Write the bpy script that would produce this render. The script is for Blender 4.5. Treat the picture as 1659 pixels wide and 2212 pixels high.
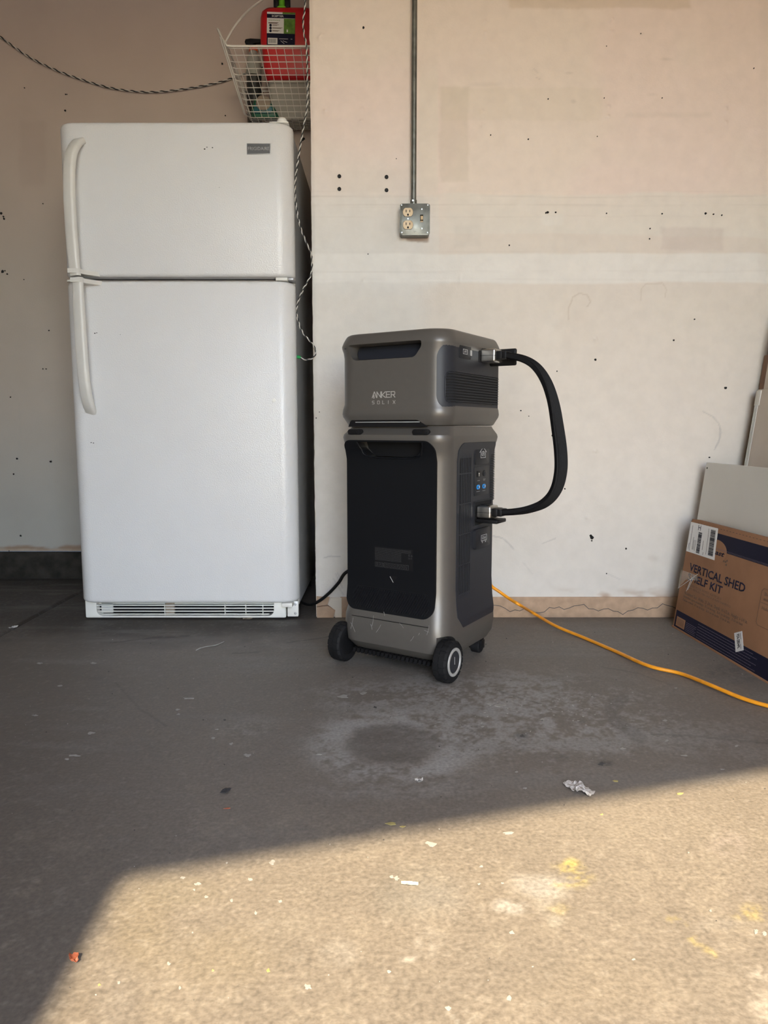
import bpy, bmesh, math, random
import numpy as np
from mathutils import Vector, Matrix
for _o in list(bpy.data.objects): bpy.data.objects.remove(_o, do_unlink=True)
SC = bpy.context.scene
COL = SC.collection
random.seed(7)
R_ = math.radians

# ---------------------------------------------------------------- camera
F_PX, PITCH, CAM_H = 1550.0, 6.66, 0.69
cam_d = bpy.data.cameras.new('camera'); cam = bpy.data.objects.new('camera', cam_d); COL.objects.link(cam)
cam.location = (0, 0, CAM_H); cam.rotation_euler = (R_(90 - PITCH), 0, 0)
cam_d.sensor_fit = 'VERTICAL'; cam_d.sensor_height = 36.0; cam_d.lens = 36.0 * F_PX / 2212.0
cam_d.clip_start = 0.02; cam_d.clip_end = 100
SC.camera = cam

# ---------------------------------------------------------------- sky, sun, exposure
world = bpy.data.worlds.new('world'); SC.world = world; world.use_nodes = True
wn = world.node_tree; wn.nodes.clear()
wo = wn.nodes.new('ShaderNodeOutputWorld'); wb = wn.nodes.new('ShaderNodeBackground')
sk = wn.nodes.new('ShaderNodeTexSky'); sk.sky_type = 'NISHITA'; sk.sun_disc = False; sk.sun_elevation = R_(41); sk.sun_rotation = math.pi
sk.air_density = 1.0; sk.dust_density = 0.8; sk.ozone_density = 1.0; sk.altitude = 100
wn.links.new(sk.outputs[0], wb.inputs[0]); wb.inputs[1].default_value = 1.45
wn.links.new(wb.outputs[0], wo.inputs[0])
SUN_EL = 41.0
sd = bpy.data.lights.new('sun', 'SUN'); so = bpy.data.objects.new('sun', sd); COL.objects.link(so)
sd.energy = 15.3; sd.angle = R_(0.7); sd.color = (1.0, 0.82, 0.56)
sdir = Vector((-0.025, 1.0, 0)).normalized() * math.cos(R_(SUN_EL)) + Vector((0, 0, -math.sin(R_(SUN_EL))))
so.rotation_euler = sdir.to_track_quat('-Z', 'Y').to_euler(); so.location = (0, -4, 5)
SC.view_settings.view_transform = 'Standard'; SC.view_settings.look = 'None'
SC.view_settings.gamma = 1.0; SC.view_settings.use_curve_mapping = False
SC.view_settings.exposure = 0.12

# ---------------------------------------------------------------- measuring helpers
_cp, _sp = math.cos(R_(PITCH)), math.sin(R_(PITCH))
def ray(px, py):
    a = (px - 829.5) / F_PX; b = (1106 - py) / F_PX
    return Vector((a, _cp + b * _sp, -_sp + b * _cp))
O_ = Vector((0, 0, CAM_H))
def hit(px, py, p0, n):
    d = ray(px, py); n = Vector(n)
    return O_ + d * ((Vector(p0) - O_).dot(n) / d.dot(n))
def at_y(px, py, y): return hit(px, py, (0, y, 0), (0, 1, 0))
def at_z(px, py, z=0.0): return hit(px, py, (0, 0, z), (0, 0, 1))
def proj(X, Y, Z):
    dz = Z - CAM_H
    dep = Y * _cp - dz * _sp
    return 829.5 + F_PX * X / dep, 1106 - F_PX * (Y * _sp + dz * _cp) / dep

# ---------------------------------------------------------------- object helpers
def thing(name, label, cat, loc=(0, 0, 0), rotz=0.0, group=None):
    o = bpy.data.objects.new(name, None); COL.objects.link(o)
    o.empty_display_size = 0.05
    o.location = loc; o.rotation_euler = (0, 0, rotz)
    o['label'] = label; o['category'] = cat
    if group: o['group'] = group
    return o
def tag(o, label, cat, group=None):
    o['label'] = label; o['category'] = cat
    if group: o['group'] = group
    return o
def mesh_obj(name, me, mat, parent=None, smooth=30, label=None, kind=None):
    o = bpy.data.objects.new(name, me); COL.objects.link(o)
    if mat is not None and not me.materials: me.materials.append(mat)
    if smooth:
        me.polygons.foreach_set('use_smooth', [True] * len(me.polygons))
        try: me.set_sharp_from_angle(angle=R_(smooth))
        except Exception: pass
    if parent is not None: o.parent = parent
    if label: o['label'] = label
    if kind: o['kind'] = kind
    return o
def obj(name, bm, mat, parent=None, smooth=30, label=None, kind=None):
    me = bpy.data.meshes.new(name); bmesh.ops.recalc_face_normals(bm, faces=bm.faces[:])
    bm.to_mesh(me); bm.free()
    return mesh_obj(name, me, mat, parent, smooth, label, kind)
def struct(o): o['kind'] = 'structure'; return o

def add_box(bm, x0, x1, y0, y1, z0, z1, bev=0.0, seg=2, M=None):
    t = bmesh.new(); bmesh.ops.create_cube(t, size=1)
    bmesh.ops.transform(t, matrix=Matrix.Translation(((x0+x1)/2, (y0+y1)/2, (z0+z1)/2)) @ Matrix.Diagonal((x1-x0, y1-y0, z1-z0, 1)), verts=t.verts[:])
    if bev: bmesh.ops.bevel(t, geom=t.edges[:], offset=bev, segments=seg, profile=0.5, affect='EDGES')
    if M is not None: bmesh.ops.transform(t, matrix=M, verts=t.verts[:])
    merge(bm, t)
def merge(bm, t):
    me = bpy.data.meshes.new('tmp'); t.to_mesh(me); t.free(); bm.from_mesh(me); bpy.data.meshes.remove(me)
def box(name, x0, x1, y0, y1, z0, z1, mat, parent=None, bev=0.0, seg=2, M=None, label=None):
    bm = bmesh.new(); add_box(bm, x0, x1, y0, y1, z0, z1, bev, seg, M); return obj(name, bm, mat, parent, label=label)
def sweep(bm, path, sec, side=None, closed=False, caps=True, twist=None, scale=None):
    """sweep a closed 2D section (a along side, b along the other normal) along a 3D path"""
    P = [Vector(p) for p in path]; n = len(P); rings = []
    prev = None
    for i in range(n):
        t = (P[(i+1) % n] - P[i-1]) if closed else (P[min(i+1, n-1)] - P[max(i-1, 0)])
        t.normalize()
        if side is not None: s = Vector(side)
        else:
            s = prev if prev is not None else (Vector((0, 0, 1)) if abs(t.z) < .9 else Vector((1, 0, 0)))
        s = (s - t * s.dot(t)).normalized(); prev = s
        b = t.cross(s)
        if twist:
            c_, s_ = math.cos(twist[i]), math.sin(twist[i]); s, b = s*c_ + b*s_, b*c_ - s*s_
        k = scale[i] if scale else 1
        rings.append([bm.verts.new(P[i] + s*(a*k) + b*(c*k)) for a, c in sec])
    m = len(sec)
    for i in range(n if closed else n-1):
        A, B = rings[i], rings[(i+1) % n]
        for j in range(m): bm.faces.new((A[j], A[(j+1) % m], B[(j+1) % m], B[j]))
    if caps and not closed:
        bm.faces.new(rings[0][::-1]); bm.faces.new(rings[-1])
def circ(r, n=8): return [(r*math.cos(2*math.pi*k/n), r*math.sin(2*math.pi*k/n)) for k in range(n)]
def tube(name, path, r, mat, parent=None, n=8, closed=False, label=None):
    bm = bmesh.new(); sweep(bm, path, circ(r, n), closed=closed); return obj(name, bm, mat, parent, smooth=60, label=label)
def spline(pts, per=8):
    P = [Vector(p) for p in pts]; out = []
    for i in range(len(P)-1):
        p0, p1, p2, p3 = P[max(i-1, 0)], P[i], P[i+1], P[min(i+2, len(P)-1)]
        for k in range(per):
            t = k/per
            out.append(0.5*((2*p1) + (p2-p0)*t + (2*p0-5*p1+4*p2-p3)*t*t + (3*p1-p0-3*p2+p3)*t**3))
    out.append(P[-1]); return out
def rrect(x0, x1, y0, y1, r, n=6):
    """counter-clockwise outline; r = one radius or four (x0y0, x1y0, x1y1, x0y1)"""
    rs = [r]*4 if not isinstance(r, (list, tuple)) else list(r)
    cs = [(x0, y0, 180), (x1, y0, 270), (x1, y1, 0), (x0, y1, 90)]
    out = []
    for (cx, cy, a0), q in zip(cs, rs):
        q = max(q, 1e-5); ox = cx + q if cx == x0 else cx - q; oy = cy + q if cy == y0 else cy - q
        for k in range(n+1):
            a = R_(a0 + 90*k/n); out.append((ox + q*math.cos(a), oy + q*math.sin(a)))
    return out
def loft(bm, secs, cap=True):
    """secs: list of (z, outline) with equal point counts"""
    rings = [[bm.verts.new((x, y, z)) for x, y in o] for z, o in secs]; m = len(rings[0])
    for A, B in zip(rings[:-1], rings[1:]):
        for j in range(m): bm.faces.new((A[j], A[(j+1) % m], B[(j+1) % m], B[j]))
    if cap: bm.faces.new(rings[0][::-1]); bm.faces.new(rings[-1])
def prism(bm, outline, d0, d1, M, bev=0.0):
    """outline in (a,b), extruded along c from d0 to d1, mapped by M (a,b,c)->world"""
    t = bmesh.new()
    v0 = [t.verts.new((a, b, d0)) for a, b in outline]; v1 = [t.verts.new((a, b, d1)) for a, b in outline]
    m = len(outline)
    for j in range(m): t.faces.new((v0[j], v0[(j+1) % m], v1[(j+1) % m], v1[j]))
    t.faces.new(v0[::-1]); top = t.faces.new(v1)
    if bev: bmesh.ops.bevel(t, geom=list(top.edges), offset=bev, segments=2, profile=0.5, affect='EDGES')
    bmesh.ops.transform(t, matrix=M, verts=t.verts[:]); merge(bm, t)
def cutout(o, cutters):
    for c in cutters:
        m = o.modifiers.new('b', 'BOOLEAN'); m.operation = 'DIFFERENCE'; m.solver = 'EXACT'; m.object = c
    bpy.context.view_layer.update()
    dg = bpy.context.evaluated_depsgraph_get()
    me = bpy.data.meshes.new_from_object(o.evaluated_get(dg)); old = o.data; o.modifiers.clear(); o.data = me
    me.polygons.foreach_set('use_smooth', [True]*len(me.polygons)); me.set_sharp_from_angle(angle=R_(30))
    for c in cutters: bpy.data.objects.remove(c, do_unlink=True)
def frame(o, a, b, c=None):
    a = Vector(a).normalized(); b = Vector(b).normalized(); c = a.cross(b).normalized() if c is None else Vector(c)
    M = Matrix.Identity(4)
    for i in range(3): M[i][0] = a[i]; M[i][1] = b[i]; M[i][2] = c[i]; M[i][3] = o[i]
    return M
def text(name, s, mat, parent, M, width=None, height=None, bold=0.0, depth=0.0006, shear=0.0, label=None, space=1.0):
    cu = bpy.data.curves.new('t', 'FONT'); cu.body = s; cu.size = 1; cu.offset = bold; cu.resolution_u = 2
    cu.shear = shear; cu.space_character = space
    t = bpy.data.objects.new('t', cu); COL.objects.link(t); bpy.context.view_layer.update()
    me = bpy.data.meshes.new_from_object(t.evaluated_get(bpy.context.evaluated_depsgraph_get()))
    bpy.data.objects.remove(t, do_unlink=True)
    bm = bmesh.new(); bm.from_mesh(me); bpy.data.meshes.remove(me)
    xs = [v.co.x for v in bm.verts]; ys = [v.co.y for v in bm.verts]
    w = max(xs)-min(xs); h = 0.70
    ky = (height/h) if height else (width/w); kx = (width/w) if width else ky
    for v in bm.verts: v.co = Vector(((v.co.x-min(xs))*kx, v.co.y*ky, depth))
    r = bmesh.ops.extrude_face_region(bm, geom=bm.faces[:])
    for v in [g for g in r['geom'] if isinstance(g, bmesh.types.BMVert)]: v.co.z = 0
    bmesh.ops.transform(bm, matrix=M, verts=bm.verts[:])
    return obj(name, bm, mat, parent, smooth=0, label=label)
def strokes(name, lines, w, mat, parent, M, depth=0.0005, kind=None, label=None, bm=None):
    own = bm is None
    if own: bm = bmesh.new()
    for L in lines:
        for (x0, y0), (x1, y1) in zip(L[:-1], L[1:]):
            dx, dy = x1-x0, y1-y0; l = math.hypot(dx, dy) or 1e-9; nx, ny = -dy/l*w/2, dx/l*w/2; ex, ey = dx/l*w/2, dy/l*w/2
            prism(bm, [(x0-ex-nx, y0-ey-ny), (x1+ex-nx, y1+ey-ny), (x1+ex+nx, y1+ey+ny), (x0-ex+nx, y0-ey+ny)], 0, depth, M)
    if own: return obj(name, bm, mat, parent, smooth=0, kind=kind, label=label)
def lathe(bm, prof, M=None, n=32):
    """prof: (r, h) pairs, spun about local z"""
    t = bmesh.new(); rings = []
    for r, h in prof:
        if r < 1e-6: rings.append([t.verts.new((0, 0, h))])
        else: rings.append([t.verts.new((r*math.cos(2*math.pi*k/n), r*math.sin(2*math.pi*k/n), h)) for k in range(n)])
    for A, B in zip(rings[:-1], rings[1:]):
        for k in range(n):
            k2 = (k+1) % n
            if len(A) == 1 and len(B) == 1: continue
            if len(A) == 1: t.faces.new((A[0], B[k], B[k2]))
            elif len(B) == 1: t.faces.new((A[k], A[k2], B[0]))
            else: t.faces.new((A[k], A[k2], B[k2], B[k]))
    if M is not None: bmesh.ops.transform(t, matrix=M, verts=t.verts[:])
    merge(bm, t)

# ---------------------------------------------------------------- numpy noise
_rng = np.random.RandomState(3); _tab = _rng.rand(256, 256)
def vnoise(x, y):
    xi = np.floor(x).astype(int); yi = np.floor(y).astype(int); fx = x-xi; fy = y-yi
    fx = fx*fx*(3-2*fx); fy = fy*fy*(3-2*fy)
    g = lambda a, b: _tab[a % 256, b % 256]
    return (g(xi, yi)*(1-fx)+g(xi+1, yi)*fx)*(1-fy) + (g(xi, yi+1)*(1-fx)+g(xi+1, yi+1)*fx)*fy
def fbm(x, y, o=4):
    s = 0; a = 0.5; t = 0
    for k in range(o): s = s + a*vnoise(x*2**k+17.3*k, y*2**k+5.1*k); t += a; a *= .55
    return s/t
def sst(a, b, x): t = np.clip((x-a)/(b-a), 0, 1); return t*t*(3-2*t)
def mixc(c, m, col): return c*(1-m[..., None]) + np.array(col)*m[..., None]
def grid_obj(name, us, vs, fn, colfn, mat):
    """grid mesh: fn(U,V)->xyz, colfn(U,V)->rgb albedo saved as attribute 'tint'"""
    U, V = np.meshgrid(us, vs); nU, nV = len(us), len(vs)
    co = fn(U, V).reshape(-1, 3)
    i = np.arange(nU*nV).reshape(nV, nU)
    q = np.stack([i[:-1, :-1], i[:-1, 1:], i[1:, 1:], i[1:, :-1]], -1).reshape(-1, 4)
    me = bpy.data.meshes.new(name); me.vertices.add(len(co)); me.vertices.foreach_set('co', co.astype(np.float32).ravel())
    me.loops.add(q.size); me.loops.foreach_set('vertex_index', q.astype(np.int32).ravel())
    me.polygons.add(len(q)); me.polygons.foreach_set('loop_start', np.arange(0, q.size, 4, dtype=np.int32))
    me.polygons.foreach_set('loop_total', np.full(len(q), 4, dtype=np.int32))
    me.update(calc_edges=True)
    at = me.color_attributes.new('tint', 'FLOAT_COLOR', 'POINT')
    c = colfn(U, V).reshape(-1, 3); c4 = np.ones((len(c), 4), np.float32); c4[:, :3] = c
    at.data.foreach_set('color', c4.ravel())
    me.materials.append(mat); me.polygons.foreach_set('use_smooth', [True]*len(me.polygons))
    o = bpy.data.objects.new(name, me); COL.objects.link(o); return o

# ---------------------------------------------------------------- materials
def mat(name, col, rough=0.5, metal=0.0, var=0.06, vscale=8.0, bump=0.0, bscale=200.0, bdist=0.001, spec=0.5, attr=False, coat=0.0, rvar=0.0, emit=0.0, trans=0.0, alpha=1.0, aniso=None, detail=4.0):
    m = bpy.data.materials.new(name); m.use_nodes = True; nt = m.node_tree; N = nt.nodes; L = nt.links
    b = N['Principled BSDF']; b.inputs['Roughness'].default_value = rough; b.inputs['Metallic'].default_value = metal
    b.inputs['Specular IOR Level'].default_value = spec; b.inputs['Coat Weight'].default_value = coat
    b.inputs['Transmission Weight'].default_value = trans; b.inputs['Alpha'].default_value = alpha
    tc = N.new('ShaderNodeTexCoord')
    nz = N.new('ShaderNodeTexNoise'); nz.inputs['Scale'].default_value = vscale; nz.inputs['Detail'].default_value = detail
    L.new(tc.outputs['Object'], nz.inputs['Vector'])
    mr = N.new('ShaderNodeMapRange'); mr.inputs[1].default_value = .3; mr.inputs[2].default_value = .7
    mr.inputs[3].default_value = 1-var; mr.inputs[4].default_value = 1+var; L.new(nz.outputs[0], mr.inputs[0])
    mx = N.new('ShaderNodeMix'); mx.data_type = 'RGBA'; mx.blend_type = 'MULTIPLY'; mx.inputs[0].default_value = 1
    if attr:
        a = N.new('ShaderNodeAttribute'); a.attribute_name = 'tint'; L.new(a.outputs['Color'], mx.inputs[6])
    else: mx.inputs[6].default_value = (*col, 1)
    L.new(mr.outputs[0], mx.inputs[7]); L.new(mx.outputs[2], b.inputs['Base Color'])
    if rvar:
        m2 = N.new('ShaderNodeMapRange'); m2.inputs[1].default_value = .3; m2.inputs[2].default_value = .7
        m2.inputs[3].default_value = rough-rvar; m2.inputs[4].default_value = rough+rvar; L.new(nz.outputs[0], m2.inputs[0]); L.new(m2.outputs[0], b.inputs['Roughness'])
    if bump:
        n2 = N.new('ShaderNodeTexNoise'); n2.inputs['Scale'].default_value = bscale; n2.inputs['Detail'].default_value = 3
        L.new(tc.outputs['Object'], n2.inputs['Vector'])
        bp = N.new('ShaderNodeBump'); bp.inputs['Strength'].default_value = bump; bp.inputs['Distance'].default_value = bdist
        L.new(n2.outputs[0], bp.inputs['Height']); L.new(bp.outputs[0], b.inputs['Normal'])
    if emit: b.inputs['Emission Color'].default_value = (*col, 1); b.inputs['Emission Strength'].default_value = emit
    return m
M_WALL = mat('painted_drywall', (.7, .65, .6), .75, var=.03, vscale=25, bump=.35, bscale=160, bdist=.0012, attr=True)
M_ALC = mat('alcove_paint', (.7, .65, .6), .7, var=.03, vscale=6, bump=.3, bscale=160, bdist=.001, attr=True)
M_CONC = mat('concrete', (.3, .28, .25), .6, var=.24, vscale=150, bump=.35, bscale=300, bdist=.001, attr=True, detail=8, rvar=.08)
M_STEM = mat('stem_concrete', (.028, .025, .021), .9, spec=.2, var=.35, vscale=22, bump=.8, bscale=70, bdist=.004)
M_BASE = mat('bare_base', (.40, .275, .185), .85, var=.16, vscale=28, bump=.5, bscale=110, bdist=.0015)
M_PLAIN = mat('bare_drywall', (.60, .53, .45), .8)
M_DRIVE = mat('driveway', (.50, .44, .35), .85, var=.1, vscale=3)
M_FRIDGE = mat('pebbled_enamel', (.70, .69, .685), .20, var=.01, bump=.55, bscale=250, bdist=.0018, spec=.5)
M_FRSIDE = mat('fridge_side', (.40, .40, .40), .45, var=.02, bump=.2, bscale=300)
M_FRPL = mat('white_plastic', (.76, .745, .70), .35, var=.03, vscale=14)
M_HANDLE = mat('handle_plastic', (.70, .675, .63), .35, var=.04, vscale=20)
M_GASK = mat('grey_gasket', (.34, .35, .37), .6)
M_BADGE = mat('badge_grey', (.14, .14, .145), .35, metal=.6)
M_SILV = mat('silver', (.42, .42, .43), .5, metal=.7)
M_BLACK = mat('black', (.006, .006, .007), .5, spec=.3)
M_HOLE = mat('hole_dark', (.006, .006, .007), .9)
M_GREY = mat('grey_shell', (.125, .115, .104), .38, metal=.38, var=.02, vscale=60, bump=.12, bscale=900, bdist=.0003)
M_SLATE = mat('slate_panel', (.021, .0225, .029), .46, spec=.35, var=.03, vscale=40, bump=.12, bscale=900, bdist=.0003)
M_SLATE2 = mat('slate_flap', (.016, .017, .021), .45, spec=.35, var=.03)
M_FRONT = mat('front_panel', (.0040, .0046, .0062), .45, spec=.28, var=.04, bump=.1, bscale=900, bdist=.0003)
M_RUB = mat('rubber', (.008, .008, .009), .7, spec=.25, var=.2, vscale=30, bump=.3, bscale=400)
M_SCR = mat('scratch_mark', (.27, .26, .25), .6)
M_HUB = mat('silver_hub', (.62, .62, .61), .42, metal=.6)
M_ALU = mat('brushed_metal', (.50, .49, .47), .32, metal=1.0, var=.05, vscale=60)
M_ICON = mat('icon_print', (.42, .42, .42), .5)
M_LOGO = mat('logo_print', (.50, .48, .45), .4, metal=.3)
M_FINE = mat('fine_print', (.038, .038, .040), .5)
M_BLUE = mat('blue_plastic', (.02, .28, .75), .35)
M_LED = mat('led_strip', (.36, .36, .36), .3)
M_SLEEVE = mat('braided_sleeve', (.003, .003, .004), .5, spec=.25, var=.3, vscale=400, bump=.9, bscale=900, bdist=.001)
M_ORANGE = mat('orange_cord', (.85, .33, .015), .4, var=.08, vscale=60)
M_GALV = mat('galvanised', (.20, .205, .19), .45, metal=.85, var=.22, vscale=45, rvar=.1)
M_STEEL = mat('screw_steel', (.6, .6, .58), .3, metal=1.0)
M_IVORY = mat('ivory_plastic', (.66, .50, .31), .4, var=.05)
M_WIREW = mat('white_coated_wire', (.74, .71, .66), .4)
M_RED = mat('red_plastic', (.52, .006, .012), .38, var=.05)
M_GREEN = mat('green_plastic', (.16, .52, .03), .4)
M_DGREEN = mat('dark_green', (.01, .10, .05), .4)
M_TEAL = mat('teal_plastic', (.02, .13, .16), .4)
M_OLIVE = mat('spray_bottle', (.022, .024, .024), .4, var=.3)
M_GREYPL = mat('grey_translucent', (.30, .30, .27), .4)
M_REDOR = mat('orange_red', (.75, .10, .015), .4)
M_WHITEC = mat('white_container', (.36, .34, .30), .45)
M_BEIGE = mat('beige_box', (.33, .27, .21), .7, var=.1)
M_NAVY = mat('navy_print', (.008, .008, .026), .7, spec=.2, var=.1)
M_PAPER = mat('paper_label', (.72, .71, .69), .5, var=.02)
M_LIME = mat('label_green', (.09, .20, .02), .45, var=.4, vscale=60)
M_INK = mat('ink', (.02, .02, .03), .6)
M_BINK = mat('brown_ink', (.13, .075, .045), .7)
M_BINK2 = mat('pale_ink', (.17, .095, .055), .7)
M_NAVINK = mat('light_on_navy', (.12, .10, .14), .7)
M_CARD = mat('cardboard', (.33, .17, .092), .8, spec=.2, var=.07, vscale=18, bump=.15, bscale=120)
M_BOARD = mat('white_melamine', (.60, .575, .52), .45, var=.02)
M_PANEL = mat('beige_panel', (.52, .45, .38), .6, var=.06, vscale=9)
M_BROWN = mat('brown_board', (.20, .10, .055), .6, var=.15)
M_TAPE = mat('clear_tape', (.75, .66, .55), .15, alpha=.18)
M_WSTR = mat('white_strand', (.62, .59, .55), .45)
M_BSTR = mat('black_strand', (.012, .012, .014), .45)
M_WNUT = mat('wire_nut_green', (.01, .30, .07), .4)
M_SPAT = mat('paint_spatter', (.30, .29, .27), .6, var=.15, vscale=80)
M_YEL = mat('yellow_paint', (.36, .31, .12), .6, var=.2, vscale=120)
M_DIRT = mat('dark_smudge', (.07, .068, .066), .8, var=.2, vscale=150)
M_FOIL = mat('plastic_wrapper', (.50, .48, .46), .25, spec=.7)
M_LEAF = mat('rust_leaf', (.34, .10, .05), .7, var=.2, vscale=90)
M_PALELEAF = mat('tan_leaf', (.52, .42, .30), .7)
M_DLEAF = mat('dark_leaf', (.03, .03, .035), .7)
M_CHIP = mat('pale_chip', (.62, .56, .47), .7)

# ================================================================ SETTING
YW, YA, XP, XR, XL, ZC = 2.577, 3.25, -0.25, 1.37, -2.9, 2.74
def band(x, a, b, s): return sst(a-s, a+s, x)*(1-sst(b-s, b+s, x))
def ell(px, py, cx, cy, rx, ry, s=.35): return 1-sst(1-s, 1+s, np.sqrt(((px-cx)/rx)**2+((py-cy)/ry)**2))
def seg(px, py, x0, y0, x1, y1, w):
    dx, dy = x1-x0, y1-y0; t = np.clip(((px-x0)*dx+(py-y0)*dy)/(dx*dx+dy*dy), 0, 1)
    return 1-sst(w*.5, w*1.3, np.hypot(px-x0-t*dx, py-y0-t*dy))
def polym(px, py, pts, w):
    m = 0
    for (a, b), (c, d) in zip(pts[:-1], pts[1:]): m = np.maximum(m, seg(px, py, a, b, c, d, w))
    return m
POPS = [(1047, 47), (1048, 71), (1321, 43), (1321, 69), (1580, 30), (1577, 58), (1041, 240), (1043, 271), (1315, 232), (1314, 253),
        (1567, 235), (1567, 265), (782, 236), (781, 262), (696, 76), (702, 240), (690, 82), (785, 604), (1287, 733), (1286, 975), (1269, 1118)]
def wall_cols(X, Z):
    px, py = proj(X, YW, Z); n1 = fbm(X*5+3, Z*9); n2 = fbm(X*30, Z*30+9); wob = (n1-.5)*16; fine = (n2-.5)
    c = np.empty(X.shape+(3,)); c[:] = (.78, .675, .595)
    c = mixc(c, sst(.40, .62, fbm(X*2.3+1, Z*2.3+4))*.5, (.80, .65, .60))
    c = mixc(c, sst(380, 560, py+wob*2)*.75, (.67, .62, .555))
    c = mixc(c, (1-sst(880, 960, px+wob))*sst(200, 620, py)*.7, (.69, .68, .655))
    c = mixc(c, band(px+fine*8, 905, 946, 4)*band(py, 150, 425, 40)*.5, (.73, .67, .57))
    c = mixc(c, (1-sst(945, 950, px+wob*.3))*band(py, 425, 620, 8)*.4, (.72, .70, .66))
    # joint compound bands
    c = mixc(c, band(py+wob, 418, 500+((px-900)*.02), 4)*sst(900, 1000, px)*(.45+.3*n1), (.735, .695, .63))
    c = mixc(c, band(py+wob*.8, 548, 612, 3)*(.6+.4*n1), (.76, .735, .695))
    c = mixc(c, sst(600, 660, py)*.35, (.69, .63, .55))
    c = mixc(c, sst(900, 1280, py)*.6, (.56, .54, .505))  # lower wall darkened: falloff of light towards the floor put into the colour
    # rubbed patches where the paper shows; full-height strip at right is painted shade
    for (x0, x1, y0, y1, k, col) in [(950, 1012, 185, 392, .40, (.60, .52, .42)), (1428, 1562, 492, 541, .42, (.58, .50, .46)), (980, 1038, 486, 532, .3, (.58, .54, .49)),
                                     (1100, 1492, -60, 18, .5, (.60, .48, .36)), (950, 1300, 190, 260, .18, (.62, .55, .42)), (1640, 1800, -50, 1400, .10, (.5, .45, .4)),
                                     (716, 880, 370, 412, .12, (.62, .56, .49)), (850, 935, 510, 545, .2, (.63, .58, .54)), (1350, 1540, 244, 254, .22, (.58, .50, .42)), (1170, 1215, 462, 486, .45, (.76, .73, .68))]:
        c = mixc(c, band(px+wob*.5+fine*10, x0, x1, 5)*band(py+wob*.4+fine*8, y0, y1, 4)*k, col)
    # water rings, scribbles, scuffs, and the outlet box's shadow painted left of it
    ring = polym(px+fine*5, py+fine*5, [(1228, 690), (1229, 665), (1236, 642), (1252, 632), (1268, 637), (1276, 652), (1268, 662)], 1.7)
    ring = np.maximum(ring, polym(px+fine*5, py+fine*5, [(1384, 650), (1386, 625), (1395, 612), (1432, 612), (1440, 626), (1436, 642)], 1.5)*.7)
    c = mixc(c, ring*.35, (.44, .35, .27))
    c = mixc(c, ell(px+fine*40, py+fine*40, 1240, 690, 40, 60, .5)*.12, (.6, .5, .4))
    for pts, k in [([(1519, 889), (1540, 900), (1553, 915), (1558, 935), (1553, 955), (1543, 972)], .28), ([(1556, 925), (1553, 950), (1545, 966)], .25),
                   ([(1270, 1162), (1300, 1168)], .0), ([(1065, 1158), (1085, 1162), (1100, 1175), (1110, 1187)], .38), ([(1172, 1174), (1200, 1163)], .3),
                   ([(1130, 1215), (1150, 1240)], .15), ([(700, 1205), (715, 1201), (735, 1203)], .4), ([(725, 1240), (740, 1270)], .3), ([(728, 1236), (736, 1250), (727, 1262)], .3),
                   ([(720, 1250), (742, 1285)], .25), ([(988, 1100), (1000, 1060)], .0), ([(1310, 1238), (1340, 1252)], .2), ([(1163, 158), (1153, 148)], .2), ([(1158, 168), (1166, 170)], .2)]:
        c = mixc(c, polym(px, py, pts, 1.4)*k, (.25, .24, .25))
    for (x, y, rx, ry, k) in [(1155, 145, 9, 14, .1), (1230, 158, 8, 3, .25), (1440, 128, 12, 3, .22), (1050, 182, 30, 4, .15), (1408, 204, 10, 3, .15), (1385, 73, 5, 3, .2), (1240, 220, 5, 4, .25),
                              (845, 490, 18, 30, .12), (1410, 1206, 10, 6, .25), (1120, 760, 40, 60, .06), (1130, 1330, 20, 30, .1)]:
        c = mixc(c, ell(px+fine*6, py+fine*4, x, y, rx, ry, .7)*k, (.42, .36, .31))
    # seam lines of the paper tape
    for (y, k) in [(413, .10), (425, .22), (442, .18), (446, .08), (468, .12), (545, .1), (586, .16), (604, .10)]:
        yy = y+(fbm(X*3+y, Z*0+.5)-.5)*6
        c = mixc(c, np.exp(-((py-yy)/1.2)**2)*k*sst(.3, .55, fbm(X*6+y, Z*0+3)), (.40, .34, .29))
    # base of the wall where paint has flaked off
    fl = sst(1262, 1292, py+(fbm(X*7, Z*30)-.5)*26)*sst(.46, .56, fbm(X*6+8, Z*14))*sst(1150, 1230, px)
    c = mixc(c, fl*.85, (.36, .24, .16))
    # rusty fringe under the box
    c = mixc(c, band(px, 878, 926, 3)*band(py+fine*14, 512, 521, 2)*.65, (.30, .20, .15))
    c = mixc(c, np.clip(fine*2, 0, 1)*.10, (.5, .45, .4))
    return c
def wall_xyz(U, V):
    px, py = proj(U, YW, V); h = (fbm(U*4, V*4)-.5)*.0022 + (fbm(U*40, V*40)-.5)*.0005
    for (x, y) in POPS:
        r = np.hypot(px-x, py-y); h = h + .0042*np.exp(-(r/4.0)**2) + .0012*np.exp(-(r/11.0)**2)
    for y, k in [(425, .0012), (442, .001), (545, .0009), (586, .0010), (608, .001), (416, .0009)]:
        yy = y+(fbm(U*3+y, V*0+.5)-.5)*6; h = h + k*np.exp(-((py-yy)/2.0)**2)*sst(.3, .6, fbm(U*5+y, V*0))
    h = h + .0025*np.exp(-(((px-994)/2.5)**2+((py-601)/8)**2))
    edge = sst(XP+.012, XP, U)
    Y = YW-h + edge*.004
    return np.stack([U + edge*(fbm(V*30, V*0)-.5)*.004, Y, V], -1)
us = np.concatenate([[XP], np.arange(XP+.004, XR+.004, .004)]); vs = np.arange(.07, 2.2, .004); vs = np.concatenate([vs, [2.25, 2.35, ZC]])
wall = struct(grid_obj('wall_back', us, vs, wall_xyz, wall_cols, M_WALL))
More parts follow.
